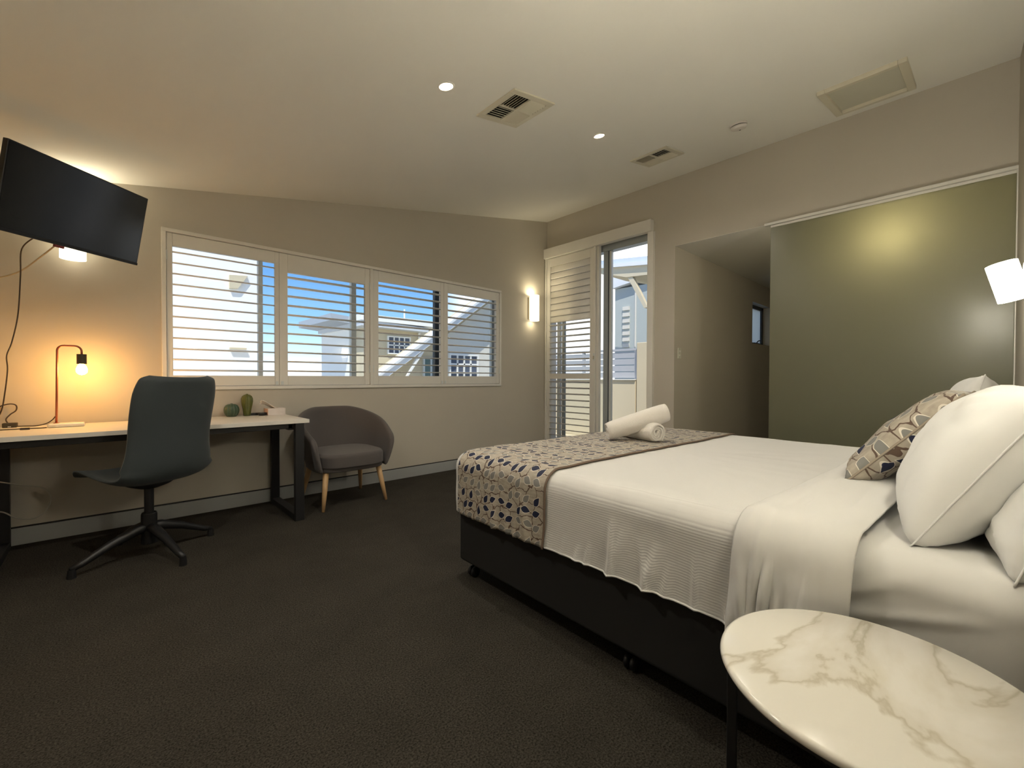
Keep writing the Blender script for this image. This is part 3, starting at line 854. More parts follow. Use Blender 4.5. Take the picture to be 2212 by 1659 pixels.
obj('socket', lathe(NB(), [(0, 0.447), (0.023, 0.447), (0.023, 0.385), (0.019, 0.385), (0.019, 0.40), (0.0, 0.40)], 28, (top_x, 0, 0)), M_socket, t, bevel=0.001)
obj('bulb', lathe(NB(), [(0.009, 0.396), (0.011, 0.385), (0.020, 0.372), (0.0265, 0.352), (0.0245, 0.334), (0.014, 0.322), (0.0, 0.318)], 24, (top_x, 0, 0)), M_bulb, t, smooth=True)
t2 = thing('lamp_cord', 'brown lamp cord with inline switch trailing across the desk to a plug', 'cord', (LX, LY, DZ))
O = Vector((LX, LY, DZ))
def rel(pts): return [Vector(p) - O for p in pts]
obj('cord', tube(NB(), smooth_path(rel([(-4.689, -0.230, 0.800), (-4.704, -0.214, 0.778), (-4.730, -0.185, 0.757), (-4.775, -0.145, 0.743), (-4.83, -0.10, 0.741), (-4.885, -0.08, 0.742)]), 8), 0.003, 8), M_cable, t2, smooth=True)
obj('cord', tube(NB(), smooth_path(rel([(-4.885, -0.08, 0.745), (-4.905, -0.05, 0.78), (-4.89, -0.04, 0.81), (-4.866, -0.035, 0.835), (-4.866, -0.03, 0.865), (-4.89, -0.025, 0.875), (-4.925, -0.02, 0.865), (-4.937, -0.02, 0.85)]), 8), 0.0035, 8), M_cable, t2, smooth=True)
obj('cord', tube(NB(), smooth_path(rel([(-4.98, -0.30, 0.741), (-4.90, -0.29, 0.740), (-4.80, -0.28, 0.740), (-4.745, -0.295, 0.740), (-4.722, -0.292, 0.741)]), 8), 0.003, 8), M_cable, t2, smooth=True)
bxo('cord_switch', (-4.825 - LX, -4.785 - LX, -0.325 - LY, -0.308 - LY, 0.0, 0.012), M_cable, t2, 0.003)
bxo('plug', (-4.96 - LX, -4.925 - LX, -0.045 - LY, -0.006 - LY, 0.092, 0.118), mat('plug_plastic', (0.30, 0.22, 0.13), 0.5, var=0.05), t2, 0.005)
t3 = thing('power_adapter', 'small dark power adapter lying on the desk by the wall', 'adapter', (-4.885, -0.09, DZ))
bxo('body', (-0.03, 0.03, -0.022, 0.022, 0, 0.028), M_socket, t3, 0.004)
bxo('pins', (-0.006, 0.006, -0.034, -0.02, 0.004, 0.008), M_alulight, t3)

# ------------------------------------------------------------------ small things on the desk
def ribbed(name, label, cat, loc, prof, ribs, depth, m):
    t = thing(name, label, cat, loc, group='ceramic cacti on the desk')
    b = NB()
    n = ribs * 8
    rows = []
    for r, z in prof:
        rows.append([Vector(((r * (1 - depth * (1 - abs(math.sin(ribs * math.pi * k / n)) ** 0.6))) * math.cos(2 * math.pi * k / n),
                             (r * (1 - depth * (1 - abs(math.sin(ribs * math.pi * k / n)) ** 0.6))) * math.sin(2 * math.pi * k / n), z)) for k in range(n)])
    V = grid(b, rows, closed_u=True)
    b.faces.new(V[0]); b.faces.new(V[-1])
    obj('body', b, m, t, smooth=True)
    zt = prof[-1][1]
    obj('crown', lathe(NB(), [(0.010, zt - 0.003), (0.009, zt + 0.003), (0.0, zt + 0.005)], 12), m, t, smooth=True)
    return t
ribbed('cactus_ornament', 'squat round dark green ribbed ceramic cactus on the desk', 'ornament', (-3.752, -0.10, DZ),
       [(0.030, 0.0), (0.042, 0.012), (0.050, 0.032), (0.053, 0.050), (0.050, 0.070), (0.040, 0.088), (0.024, 0.097), (0.010, 0.098)], 12, 0.10, M_cacA)
ribbed('cactus_ornament', 'tall olive green ribbed ceramic cactus on the desk', 'ornament', (-3.645, -0.09, DZ),
       [(0.026, 0.0), (0.027, 0.02), (0.031, 0.05), (0.038, 0.085), (0.043, 0.115), (0.042, 0.138), (0.034, 0.157), (0.020, 0.168), (0.010, 0.170)], 8, 0.12, M_cacB)

t = thing('tissue_box', 'pale printed tissue box with a white tissue pulled out on the desk', 'tissue box', (-3.455, -0.125, DZ), 0.05)
bxo('box', (-0.065, 0.065, -0.055, 0.055, 0, 0.056), M_card, t, 0.0015)
bxo('end_print', (-0.0662, -0.0645, -0.052, 0.052, 0.003, 0.053), M_cardend, t)
b = NB()
rows = []
for j in range(9):
    v = j / 8
    row = []
    for i in range(7):
        u = i / 6 - 0.5
        wv = 0.05 * (1 - 0.35 * v)
        row.append(Vector((0.0 - 0.105 * v + 0.004 * math.sin(9 * u), u * wv * 2 + 0.006 * math.sin(v * 6), 0.052 + 0.055 * math.sin(v * 1.5) + 0.018 * math.cos(u * 5 + v * 2) * v)))
    rows.append(row)
grid(b, rows)
o = obj('tissue', b, M_paper, t, smooth=True)
m = o.modifiers.new('thickness', 'SOLIDIFY'); m.thickness = 0.0015

t = thing('small_dish', 'small black dish beside the tissue box on the desk', 'dish', (-3.553, -0.15, DZ))
obj('bowl', lathe(NB(), [(0.0, 0.0), (0.022, 0.0), (0.028, 0.012), (0.036, 0.024), (0.033, 0.024), (0.026, 0.014), (0.0, 0.010)], 24), M_blackplastic, t, smooth=True)
obj('contents', lathe(NB(), [(0.0, 0.019), (0.030, 0.0205)], 24), M_paper, t)
t = thing('remote_control', 'black remote control lying behind the small dish on the desk', 'remote control', (-3.583, -0.07, DZ), 0.12)
bxo('body', (-0.055, 0.055, -0.02, 0.02, 0, 0.018), M_blackplastic, t, 0.004)
for k in range(4):
    bxo('button', (-0.04 + 0.022 * k, -0.028 + 0.022 * k, -0.006, 0.006, 0.0175, 0.0195), M_socket, t)

# ------------------------------------------------------------------ office chair
CC = Vector((-4.285, -0.745, 0))
t = thing('office_chair', 'grey blue upholstered swivel shell chair on black four-star base at the desk', 'office chair', CC, math.radians(120))
# local +x = facing direction
prof = [(0.262, 0.462, 0.190), (0.250, 0.478, 0.212), (0.20, 0.484, 0.228), (0.10, 0.470, 0.240), (0.0, 0.455, 0.247), (-0.09, 0.450, 0.250), (-0.165, 0.466, 0.250),
        (-0.205, 0.505, 0.248), (-0.225, 0.56, 0.240), (-0.233, 0.63, 0.228), (-0.240, 0.70, 0.224), (-0.252, 0.78, 0.226), (-0.268, 0.86, 0.228), (-0.285, 0.94, 0.226), (-0.300, 1.00, 0.212), (-0.306, 1.025, 0.196), (-0.309, 1.040, 0.160)]
pp = smooth_path([(a, b_, c) for a, b_, c in prof], 3)
NU = 20
front, back_ = [], []
for k, p in enumerate(pp):
    a = pp[max(k - 1, 0)]; c = pp[min(k + 1, len(pp) - 1)]
    tg = Vector((c.x - a.x, 0, c.y - a.y)).normalized()
    nr = Vector((tg.z, 0, -tg.x))          # sitter side
    if nr.z < 0 and k < 20: nr = -nr
    if k >= 20 and nr.x < 0: nr = -nr
    s = k / (len(pp) - 1)
    bowl = 0.035 if s < 0.45 else 0.055
    rowf, rowb = [], []
    for i in range(NU + 1):
        u = 2 * i / NU - 1
        ed = abs(u) ** 3
        y = u * p.z
        base = Vector((p.x, y, p.y)) + nr * (bowl * ed)
        th = 0.034 * (1 - 0.75 * abs(u) ** 6) * (1 - 0.6 * max(0, (s - 0.93) / 0.07)) * (1 - 0.6 * max(0, (0.05 - s) / 0.05))
        rowf.append(base + nr * th * 0.5)
        rowb.append(base - nr * th * 0.5)
    front.append(rowf); back_.append(rowb)
b = NB()
rows = [f_ + list(reversed(g_)) for f_, g_ in zip(front, back_)]
V = grid(b, rows, closed_u=True)
n2 = NU + 1
for R in (V[0], V[-1]):
    for i in range(NU):
        b.faces.new((R[i], R[i + 1], R[2 * n2 - 2 - i], R[2 * n2 - 1 - i]))
bmesh.ops.remove_doubles(b, verts=b.verts[:], dist=0.0005)
obj('seat_shell', b, M_chair, t, smooth=True)
b = NB()
lathe(b, [(0.0, 0.395), (0.05, 0.395), (0.10, 0.415), (0.13, 0.437), (0.0, 0.448)], 24)
obj('seat_plate', b, M_blackplastic, t, smooth=True)
obj('column', lathe(NB(), [(0.0, 0.40), (0.0225, 0.40), (0.0225, 0.245), (0.0, 0.245)], 24), M_blacksteel, t, smooth=False, bevel=0.002)
obj('column_sleeve', lathe(NB(), [(0.0, 0.25), (0.034, 0.25), (0.038, 0.24), (0.038, 0.07), (0.0, 0.07)], 24), M_blackplastic, t, bevel=0.002)
for k in range(4):
    a = math.radians(21.5 - 120 + 90 * k)
    d = Vector((math.cos(a), math.sin(a), 0))
    b = NB()
    pts = [d * 0.0 + Vector((0, 0, 0.165)), d * 0.06 + Vector((0, 0, 0.160)), d * 0.18 + Vector((0, 0, 0.118)), d * 0.30 + Vector((0, 0, 0.060)), d * 0.345 + Vector((0, 0, 0.045))]
    tube(b, pts, [0.030, 0.028, 0.022, 0.017, 0.014], 10)
    lg = obj('leg', b, M_blacksteel, t, smooth=True)
    obj('glide', lathe(NB(), [(0.0, 0.046), (0.016, 0.046), (0.019, 0.0), (0.0, 0.0)], 16, d * 0.34), M_blackplastic, lg)

# ------------------------------------------------------------------ tub armchair
t = thing('armchair', 'grey upholstered tub armchair with four tapered oak legs beside the desk', 'armchair', (-2.985, -0.40, 0))
# plan path: U shape, open towards -y
def tub_path(s):
    """s in [-1,1] from the left arm end round the back (+y) to the right arm end: plan point, outward normal"""
    rx, ry, fwd = 0.318, 0.30, 0.235
    arc_len = 0.485
    q = abs(s) * (arc_len + fwd)
    sg = 1 if s >= 0 else -1
    if q <= arc_len:
        a = q / arc_len * math.pi / 2
        return Vector((sg * rx * math.sin(a), ry * math.cos(a), 0)), Vector((sg * math.sin(a) / rx, math.cos(a) / ry, 0)).normalized()
    d = q - arc_len
    return Vector((sg * (rx - 0.10 * (d / fwd) ** 2 * fwd), -d, 0)), Vector((sg, -0.12 * d / fwd, 0)).normalized()
rows = []
NS = 56
for k in range(NS + 1):
    s = 2 * k / NS - 1
    p, nr = tub_path(s)
    a = abs(s)
    top = 0.79 - 0.01 * a ** 2 - 0.25 * max(0, (a - 0.18) / 0.82) ** 1.35
    bot = 0.292
    endk = max(0.0, (a - 0.95) / 0.05)
    top -= 0.05 * endk ** 2
    bot += 0.01 * endk ** 2
    th = 0.050 * (1 - 0.35 * endk ** 2)
    lean = 0.065 * (1 - 0.5 * a)
    row = []
    prof = []
    for q in (0, 0.25, 0.5, 0.75, 0.92): prof.append((0.0, q))         # outer upward
    for ang in (30, 60, 90, 120, 150): prof.append(('t', ang))
    for q in (0.92, 0.75, 0.5, 0.25, 0.0): prof.append((1.0, q))
    H = top - bot
    for kind, q in prof:
        if kind == 't':
            an = math.radians(q)
            z = bot + H * 0.94 + th * 0.5 * math.sin(an)
            o_ = th * 0.5 * math.cos(an) + 0.0
            f_ = 0.97
        else:
            z = bot + H * q
            o_ = th * 0.5 if kind == 0.0 else -th * 0.5
            f_ = q
        bul = -0.035 * (1 - f_) ** 2 * (1 if kind == 0.0 else 0.3)
        row.append(p + nr * (o_ + lean * (f_ - 0.3) + bul) + Vector((0, 0, z)))
    rows.append(row)
b = NB()
V = grid(b, rows, closed_u=True)
b.faces.new(V[0]); b.faces.new(list(reversed(V[-1])))
obj('tub_back', b, M_tub, t, smooth=True, sub=1)
# seat base and cushion
def slab_outline(n, sx, sy, e, cyy):
    pts = []
    for k in range(n):
        a = 2 * math.pi * k / n
        c, s_ = math.cos(a), math.sin(a)
        pts.append((sx * math.copysign(abs(c) ** e, c), cyy + sy * math.copysign(abs(s_) ** e, s_)))
    return pts
def cushion(sx, sy, z0, z1, rnd, cyy, crown=0.0, e=0.55):
    b = NB()
    rows = []
    n = 48
    prof = []
    for k in range(6):
        a = math.pi / 2 * k / 5
        prof.append((1 - rnd * (1 - math.sin(a)), z0 + rnd * 0.35 * (1 - math.cos(a)) * 0.5))
    for k in range(8):
        a = math.pi / 2 * k / 7
        prof.append((1 - rnd * 1.2 * (1 - math.cos(a)), z1 - crown - 0.03 + 0.03 * math.sin(a)))
    prof.append((0.55, z1 - crown * 0.25)); prof.append((0.25, z1)); 
    for sc_, z in prof:
        rows.append([Vector((x * sc_, cyy + (y - cyy) * sc_, z)) for x, y in slab_outline(n, sx, sy, e, cyy)])
    V = grid(b, rows, closed_u=True)
    b.faces.new(V[0]); b.faces.new(list(reversed(V[-1])))
    return b
obj('seat_base', cushion(0.275, 0.262, 0.292, 0.345, 0.06, 0.012), M_tub, t, smooth=True)
obj('seat_cushion', cushion(0.272, 0.285, 0.325, 0.455, 0.07, 0.005, 0.018), M_tub, t, smooth=True)
for sx, sy in ((-1, -1), (1, -1), (1, 1), (-1, 1)):
    p0 = Vector((sx * 0.215, -0.16 if sy < 0 else 0.19, 0.315))
    p1 = Vector((sx * 0.262, -0.222 if sy < 0 else 0.285, 0.0))
    obj('leg', tube(NB(), [p0, p0.lerp(p1, 0.5), p1], [0.024, 0.020, 0.012], 14), M_oak, t, smooth=True)

# ------------------------------------------------------------------ bed (slightly turned)
BO = Vector((-3.115, -2.20, 0))
BM = Matrix.Translation(BO) @ Matrix.Rotation(math.radians(-2.4), 4, 'Z')
BW, BL = 1.83, 1.955                # local x 0..BW, local y 0..-BL
def bedobj(name, bm, m, parent, **k):
    return obj(name, bm, m, parent, **k)
def bed_thing(name, label, cat, group=None):
    t = thing(name, label, cat, group=group)
    t.matrix_world = BM
    return t
BT = 0.655
t = bed_thing('bed', 'black upholstered ensemble bed base on small castors', 'bed base')
bxo('base', (0.0, BW, -BL, 0.0, 0.085, 0.365), M_bedbase, t, 0.02, seg=4)
for x, y in ((0.08, -0.06), (0.08, -1.02), (0.08, -BL + 0.1), (BW - 0.08, -0.06), (BW - 0.08, -1.02), (BW - 0.08, -BL + 0.1)):
    b = NB(); lathe(b, [(0.0, 0.0865), (0.02, 0.0865), (0.02, 0.05), (0.0, 0.05)], 16, (x, y, 0))
    cs_ = obj('castor', b, M_blackplastic, t)
    b = NB()
    for s in (-1, 1):
        lathe(b, [(0.0, -0.009), (0.020, -0.009), (0.027, -0.004), (0.027, 0.004), (0.020, 0.009), (0.0, 0.009)], 18)
        vs_ = b.verts[-(18 * 4 + 2):]
        bmesh.ops.transform(b, matrix=Matrix.Translation((x - 0.025, y + s * 0.013, 0.027)) @ Matrix.Rotation(math.pi / 2, 4, 'X'), verts=vs_)
    obj('wheel', b, M_blackplastic, cs_, smooth=True)

random.seed(11)
CREASES = [(-1.62 + 1.62 * (k + random.uniform(0.1, 0.9)) / 26, random.uniform(0.009, 0.022), random.uniform(0.004, 0.017), random.uniform(-0.25, 0.35), random.uniform(0.40, 0.56)) for k in range(26)]
def wr(p, amp=1.0):
    """wrinkle displacement outwards (metres) at a point of the bed surface, local coords"""
    x, y, z = p
    side = max(0.0, min(1.0, (0.60 - z) / 0.2))
    top = 1 - side
    v = top * (0.0045 * fbm((x, y, z), 2.6, 3.1) + 0.0026 * fbm((x * 1.6, y, z), 7.0, 9.0))
    mid = math.exp(-((x - 0.75) / 0.5) ** 2 - ((y + 1.05) / 0.28) ** 2)
    v += top * mid * 0.006 * abs(noise.noise(Vector((x * 5 + y * 9, y * 14 - x * 6, 1.0))))
    fold = noise.noise(Vector((y * 5.0, x * 2.0, z * 1.4)))
    v += side * 0.009 * fold
    if side > 0:
        for yc, w, a, sl, zt in CREASES:
            g = (y - yc - sl * (0.5 - z)) / w
            if abs(g) < 3:
                v += a * math.exp(-g * g) * max(0.0, min(1.0, (zt - z) / 0.10))
    return v * amp

def prof_x(off, hem_n, hem_f, r=0.075, nside=20, narc=8, ntop=40):
    """profile across the bed: near hem up, over the top, down to far hem. list of (pos(x,z), normal(x,z), arclength)"""
    W0, W1 = -0.022, BW + 0.022
    T = BT
    P = []
    for k in range(nside):
        z = hem_n + (T - r - hem_n) * k / nside
        P.append(((W0, z), (-1, 0)))
    for k in range(narc + 1):
        a = math.pi / 2 * k / narc
        P.append(((W0 + r - r * math.cos(a), T - r + r * math.sin(a)), (-math.cos(a), math.sin(a))))
    for k in range(1, ntop):
        P.append(((W0 + r + (W1 - W0 - 2 * r) * k / ntop, T), (0, 1)))
    for k in range(narc + 1):
        a = math.pi / 2 * (1 - k / narc)
        P.append(((W1 - r + r * math.cos(a), T - r + r * math.sin(a)), (math.cos(a), math.sin(a))))
    for k in range(1, nside + 1):
        z = T - r + (hem_f - (T - r)) * k / nside
        P.append(((W1, z), (1, 0)))
    out = []
    s = 0
    prev = None
    for (x, z), (nx, nz) in P:
        if prev: s += math.hypot(x - prev[0], z - prev[1])
        prev = (x, z)
        out.append((x, z, nx, nz, s))
    return out

def drape(name, y0f, y1f, off, hem_n, hem_f, m, parent, ny=24, th=0.004, extra=None, amp=1.0):
    """cloth strip laid across the bed between local y0f(s) and y1f(s)"""
    P = prof_x(off, hem_n, hem_f)
    rows, uvs = [], []
    for j in range(ny + 1):
        row, uvr = [], []
        for (x, z, nx, nz, s) in P:
            y = y0f(s) + (y1f(s) - y0f(s)) * j / ny
            d = wr((x, y, z), amp) + off
            if extra: d += extra(s, j / ny, z, x)
            row.append(Vector((x + nx * d, y, z + nz * d)))
            uvr.append((s, y))
        rows.append(row); uvs.append(uvr)
    b = NB()
    grid(b, rows, uv=uvs)
    bmesh.ops.recalc_face_normals(b, faces=b.faces[:])
    o = obj(name, b, m, parent, smooth=True)
    sd = o.modifiers.new('thickness', 'SOLIDIFY'); sd.thickness = th; sd.offset = 1.0
    return o

# mattress with fitted sheet
t = bed_thing('mattress', 'thick mattress in a smooth white fitted sheet at the bed head', 'mattress')
def rounded_box_rings(x0, x1, y0, y1, z0, z1, r, corner, disp, nper=26, bottom=True):
    """rounded block as rings; y0<y1"""
    def outline(ins):
        c = max(corner - ins, 0.01)
        X0, X1, Y0, Y1 = x0 + ins, x1 - ins, y0 + ins, y1 - ins
        pts = []
        def seg(a, b_, n):
            for k in range(n): pts.append((a[0] + (b_[0] - a[0]) * k / n, a[1] + (b_[1] - a[1]) * k / n))
        def arc_(cx_, cy_, a0, n=8):
            for k in range(n):
                a = a0 + math.pi / 2 * k / n
                pts.append((cx_ + c * math.cos(a), cy_ + c * math.sin(a)))
        seg((X0 + c, Y0), (X1 - c, Y0), nper); arc_(X1 - c, Y0 + c, -math.pi / 2)
        seg((X1, Y0 + c), (X1, Y1 - c), nper * 2); arc_(X1 - c, Y1 - c, 0)
        seg((X1 - c, Y1), (X0 + c, Y1), nper); arc_(X0 + c, Y1 - c, math.pi / 2)
        seg((X0, Y1 - c), (X0, Y0 + c), nper * 2); arc_(X0 + c, Y0 + c, math.pi)
        return pts
    rows = []
    base = outline(0)
    cx_, cy_ = (x0 + x1) / 2, (y0 + y1) / 2
    def ring(ins, z, nz):
        pts = outline(ins)
        row = []
        n = len(pts)
        for k, (x, y) in enumerate(pts):
            a, c = pts[k - 1], pts[(k + 1) % n]
            tg = Vector((c[0] - a[0], c[1] - a[1], 0)).normalized()
            nr = Vector((tg.y, -tg.x, 0)) * math.sqrt(max(0, 1 - nz * nz)) + Vector((0, 0, nz))
            row.append(Vector((x, y, z)) + nr * disp((x, y, z)))
        rows.append(row)
    for k in range(25): ring(0, z0 + (z1 - r - z0) * k / 24, 0)
    for k in range(1, 8):
        a = math.pi / 2 * k / 7
        ring(r - r * math.cos(a), z1 - r + r * math.sin(a), math.sin(a))
    for ins in (0.10, 0.13, 0.17, 0.21, 0.26, 0.32, 0.38, 0.45, 0.52, 0.60, 0.68, 0.76, 0.84, 0.90):
        if ins < min(x1 - x0, y1 - y0) / 2 - 0.01: ring(ins, z1, 1)
    b = NB()
    V = grid(b, rows, closed_u=True)
    if bottom: b.faces.new(V[0])
    b.faces.new(list(reversed(V[-1])))
    return b
def mdisp(p):
    x, y, z = p
    side = max(0.0, min(1.0, (0.62 - z) / 0.12))
    v = 0.004 * fbm(p, 3.0, 5.0) + side * 0.004 * noise.noise(Vector((y * 3.0 - z * 5.0, x, z * 5.0 + y * 1.5)))
    if x < 0.3 and y < -1.5:
        for zc, sl, w, a, y0, y1 in ((0.505, -0.30, 0.013, 0.007, -1.90, -1.60), (0.575, -0.55, 0.012, 0.006, -1.80, -1.58), (0.60, 0.10, 0.02, 0.003, -1.95, -1.70)):
            t_ = (y - y0) / (y1 - y0)
            if 0 < t_ < 1:
                v += a * math.exp(-((z - zc - sl * (y + 1.72)) / w) ** 2) * math.sin(math.pi * t_) ** 0.7
    return v
obj('fitted_sheet', rounded_box_rings(0.0, BW, -BL, -0.005, 0.362, 0.640, 0.07, 0.07, mdisp, nper=60), M_sheet, t, smooth=True)

# coverlet
t = bed_thing('coverlet', 'fine ribbed white coverlet spread over the bed', 'bedspread')
YF = -1.50                       # where the sheet is turned down
def cdisp(p):
    x, y, z = p
    return wr(p) + 0.004
b = rounded_box_rings(-0.022, BW + 0.022, YF - 0.05, 0.022, 0.355, BT, 0.075, 0.055, cdisp, nper=90, bottom=False)
# the cloth ends under the turned-down sheet
bmesh.ops.delete(b, geom=[v for v in b.verts if v.co.y < YF + 0.015], context='VERTS')
obj('cloth', b, M_cover, t, smooth=True)
b = NB()
tube(b, [Vector((-0.032 - wr((-0.022, y, 0.36)), y, 0.357)) for y in [-0.672 + (YF + 0.672) * k / 60 for k in range(61)]], 0.0035, 6)
obj('hem', b, M_cover, t, smooth=True)

# turned down sheet
t = bed_thing('turned_down_sheet', 'white top sheet folded down in a band across the bed', 'bed sheet')
random.seed(23)
TFOLD = [(random.uniform(0.04, 0.96), random.uniform(0.018, 0.05), random.uniform(0.006, 0.016), random.uniform(-0.6, 0.6), random.uniform(0.48, 0.66)) for k in range(13)] + [(0.66, 0.028, 0.030, 0.15, 0.60)]
def tex(s, v, z, x):
    if x > 0.6: return 0.010 * math.sin(min(1.0, v * 6) * math.pi / 2) * math.sin(min(1.0, (1 - v) * 6) * math.pi / 2)
    side = max(0.0, min(1.0, (0.66 - z) / 0.14))
    f_ = 0.0
    for vc, w, a, sl, zt in TFOLD:
        f_ += a * math.exp(-((v - vc - sl * (0.5 - z)) / w) ** 2) * max(0.0, min(1.0, (zt - z) / 0.12))
    e = 0.012 * math.sin(min(1.0, v * 6) * math.pi / 2) * math.sin(min(1.0, (1 - v) * 6) * math.pi / 2)
    topw = 0.006 * abs(noise.noise(Vector((x * 3 + v * 2, v * 7 - x * 4, 3)))) * (1 - side)
    return f_ + side * 0.014 + e + topw
drape('cloth', lambda s: -1.655 - 0.02 * math.sin(s * 2) , lambda s: -1.395 - 0.03 * math.sin(s * 1.5), 0.012, 0.33, 0.36, M_sheet, t, ny=70, th=0.006, extra=tex)

# runner
t = bed_thing('bed_runner', 'patterned bed runner with navy and grey leaves across the foot', 'bed runner')
drape('cloth', lambda s: -0.665 - 0.004 * math.sin(s * 5), lambda s: -0.045, 0.009, 0.35, 0.40, M_leaf, t, ny=60, th=0.005)
b = NB()
P = prof_x(0, 0.35, 0.40)
tube(b, [Vector((x + nx * (wr((x, -0.665, z)) + 0.013), -0.665 - 0.004 * math.sin(s * 5), z + nz * (wr((x, -0.665, z)) + 0.013))) for (x, z, nx, nz, s) in P], 0.005, 6)
obj('piping', b, mat('runner_piping', (0.15, 0.105, 0.075), 0.7, var=0.1, vscale=60), t, smooth=True)

# ------------------------------------------------------------------ pillows
def pillow(name, label, cat, M, w, h, T, m, seed=0.0, group=None, e=0.42, wrinkle=0.006, piping=None):
    """local x = width, z = height, y = thickness"""
    t = thing(name, label, cat, group=group)
    t.matrix_world = M
    N = 36
    b = NB()
    F, Bk, UF = [], [], []
    for j in range(N + 1):
        v = 2 * j / N - 1
        rf, rb, ru = [], [], []
        for i in range(N + 1):
            u = 2 * i / N - 1
            pin = 1 - 0.06 * (1 - abs(v) ** 2) * abs(u) ** 3      # sides drawn in
            pin2 = 1 - 0.06 * (1 - abs(u) ** 2) * abs(v) ** 3
            x = u * w / 2 * pin
            z = v * h / 2 * pin2
            t_ = T / 2 * max(0.0, (1 - u * u)) ** e * max(0.0, (1 - v * v)) ** e
            rad = max(abs(u), abs(v))
            crn = 0.0
            for cu, cv in ((-1, -1), (1, -1), (1, 1), (-1, 1)):
                du, dv = u - cu, v - cv
                rr_ = math.hypot(du, dv)
                if 0.05 < rr_ < 0.8:
                    an_ = math.atan2(dv * cv, du * cu)
                    crn += 1.6 * abs(noise.noise(Vector((an_ * 3.2 + seed, cu * 2.0 + seed, cv * 3.0)))) * math.sin(math.pi * (rr_ - 0.05) / 0.75)
            k = wrinkle * (crn + fbm((x, seed, z), 7.0, seed) + 0.8 * fbm((x, seed, z), 15.0, seed + 2) * rad ** 2) * (1 - rad ** 8)
            rf.append(Vector((x, -t_ - k, z)))
            rb.append(Vector((x, t_ + k * 0.8, z)))
            ru.append((x, z))
        F.append(rf); Bk.append(rb); UF.append(ru)
    grid(b, F, uv=UF)
    grid(b, Bk, uv=[[(x + 1.3, z + 0.4) for x, z in r] for r in UF])
    bmesh.ops.remove_doubles(b, verts=b.verts[:], dist=0.0004)
    obj('cover', b, m, t, smooth=True)
    edge = [F[0][i] for i in range(N)] + [F[j][N] for j in range(N)] + [F[N][N - i] for i in range(N)] + [F[N - j][0] for j in range(N)]
    edge.append(edge[0])
    obj('seam', tube(NB(), edge, 0.0022 if piping is None else 0.004, 6, cap=False), m if piping is None else piping, t, smooth=True)
    return t

def lean(x, y, z, tilt, yaw=0.0, roll=0.0):
    """stand a pillow with its lower edge middle at x,y,z leaning back by tilt (towards -y), local -y face looks to +y room side"""
    return Matrix.Translation((x, y, z)) @ Matrix.Rotation(yaw, 4, 'Z') @ Matrix.Rotation(roll, 4, 'Y') @ Matrix.Rotation(tilt, 4, 'X')

tl = math.radians(26)
def stand(x, y, z, h, tilt, yaw=0.0, roll=0.0):
    """pillow standing on its lower edge (middle at x,y,z), front to +y, leaning back by tilt towards the bed head"""
    return Matrix.Translation((x, y, z)) @ Matrix.Rotation(math.pi + yaw, 4, 'Z') @ Matrix.Rotation(-tilt, 4, 'X') @ Matrix.Rotation(roll, 4, 'Y') @ Matrix.Translation((0, 0, h / 2))

from mathutils.bvhtree import BVHTree
def world_tree(t):
    """search tree of a thing's parts in world coordinates"""
    vs_, ps_ = [], []
    for o in t.children:
        n = len(vs_)
        vs_ += [t.matrix_world @ v.co for v in o.data.vertices]
        ps_ += [tuple(n + i for i in p.vertices) for p in o.data.polygons]
    return BVHTree.FromPolygons(vs_, ps_)

def inside(tree, p):
    """odd number of crossings along two rays"""
    n = 0
    for d in (Vector((0.03, 1.0, 0.05)).normalized(), Vector((0.04, -1.0, 0.03)).normalized(), Vector((0.02, 0.05, 1.0)).normalized()):
        q, c = p.copy(), 0
        while c < 20:
            h = tree.ray_cast(q, d)[0]
            if h is None: break
            c += 1
            q = h + d * 1e-5
        n += c % 2
    return n >= 2

def press(soft, hard, direction=None):
    """dent the soft thing where it is pushed into the other one, down to a bare touch"""
    body = soft_body(hard)
    inv = soft.matrix_world.inverted()
    for o in soft.children:
        for v in o.data.vertices:
            p = soft.matrix_world @ v.co
            if body.find_nearest(p, 0.2)[0] is None or not inside(body, p): continue
            if direction is None:
                q = body.find_nearest(p)[0]
            else:
                q = body.ray_cast(p, direction)[0]
            if q is not None: v.co = inv @ q

def soft_body(t):
    """tree of the cover alone: one closed skin"""
    o = t.children[0]
    return BVHTree.FromPolygons([t.matrix_world @ v.co for v in o.data.vertices], [tuple(p.vertices) for p in o.data.polygons])

def settle(soft, flat_z):
    """flatten the underside of a soft thing on the bedding at height flat_z(x, y)"""
    inv = soft.matrix_world.inverted()
    for o in soft.children:
        for v in o.data.vertices:
            p = soft.matrix_world @ v.co
            z = flat_z(p.x, p.y)
            if z is not None and p.z < z: v.co = inv @ Vector((p.x, p.y, z))

def bed_top(*names):
    """height of the uppermost of the named bedding under x, y"""
    trees = []
    for n in names:
        o = bpy.data.objects[n]
        me = o.children[0].data
        trees.append(BVHTree.FromPolygons([BM @ v.co for v in me.vertices], [tuple(p.vertices) for p in me.polygons]))
    def f_(x, y):
        zs = [h[0].z for h in (tr.ray_cast(Vector((x, y, 1.5)), Vector((0, 0, -1))) for tr in trees) if h[0] is not None]
        return max(zs) if zs else None
    return f_
head_z = bed_top('mattress', 'turned_down_sheet')

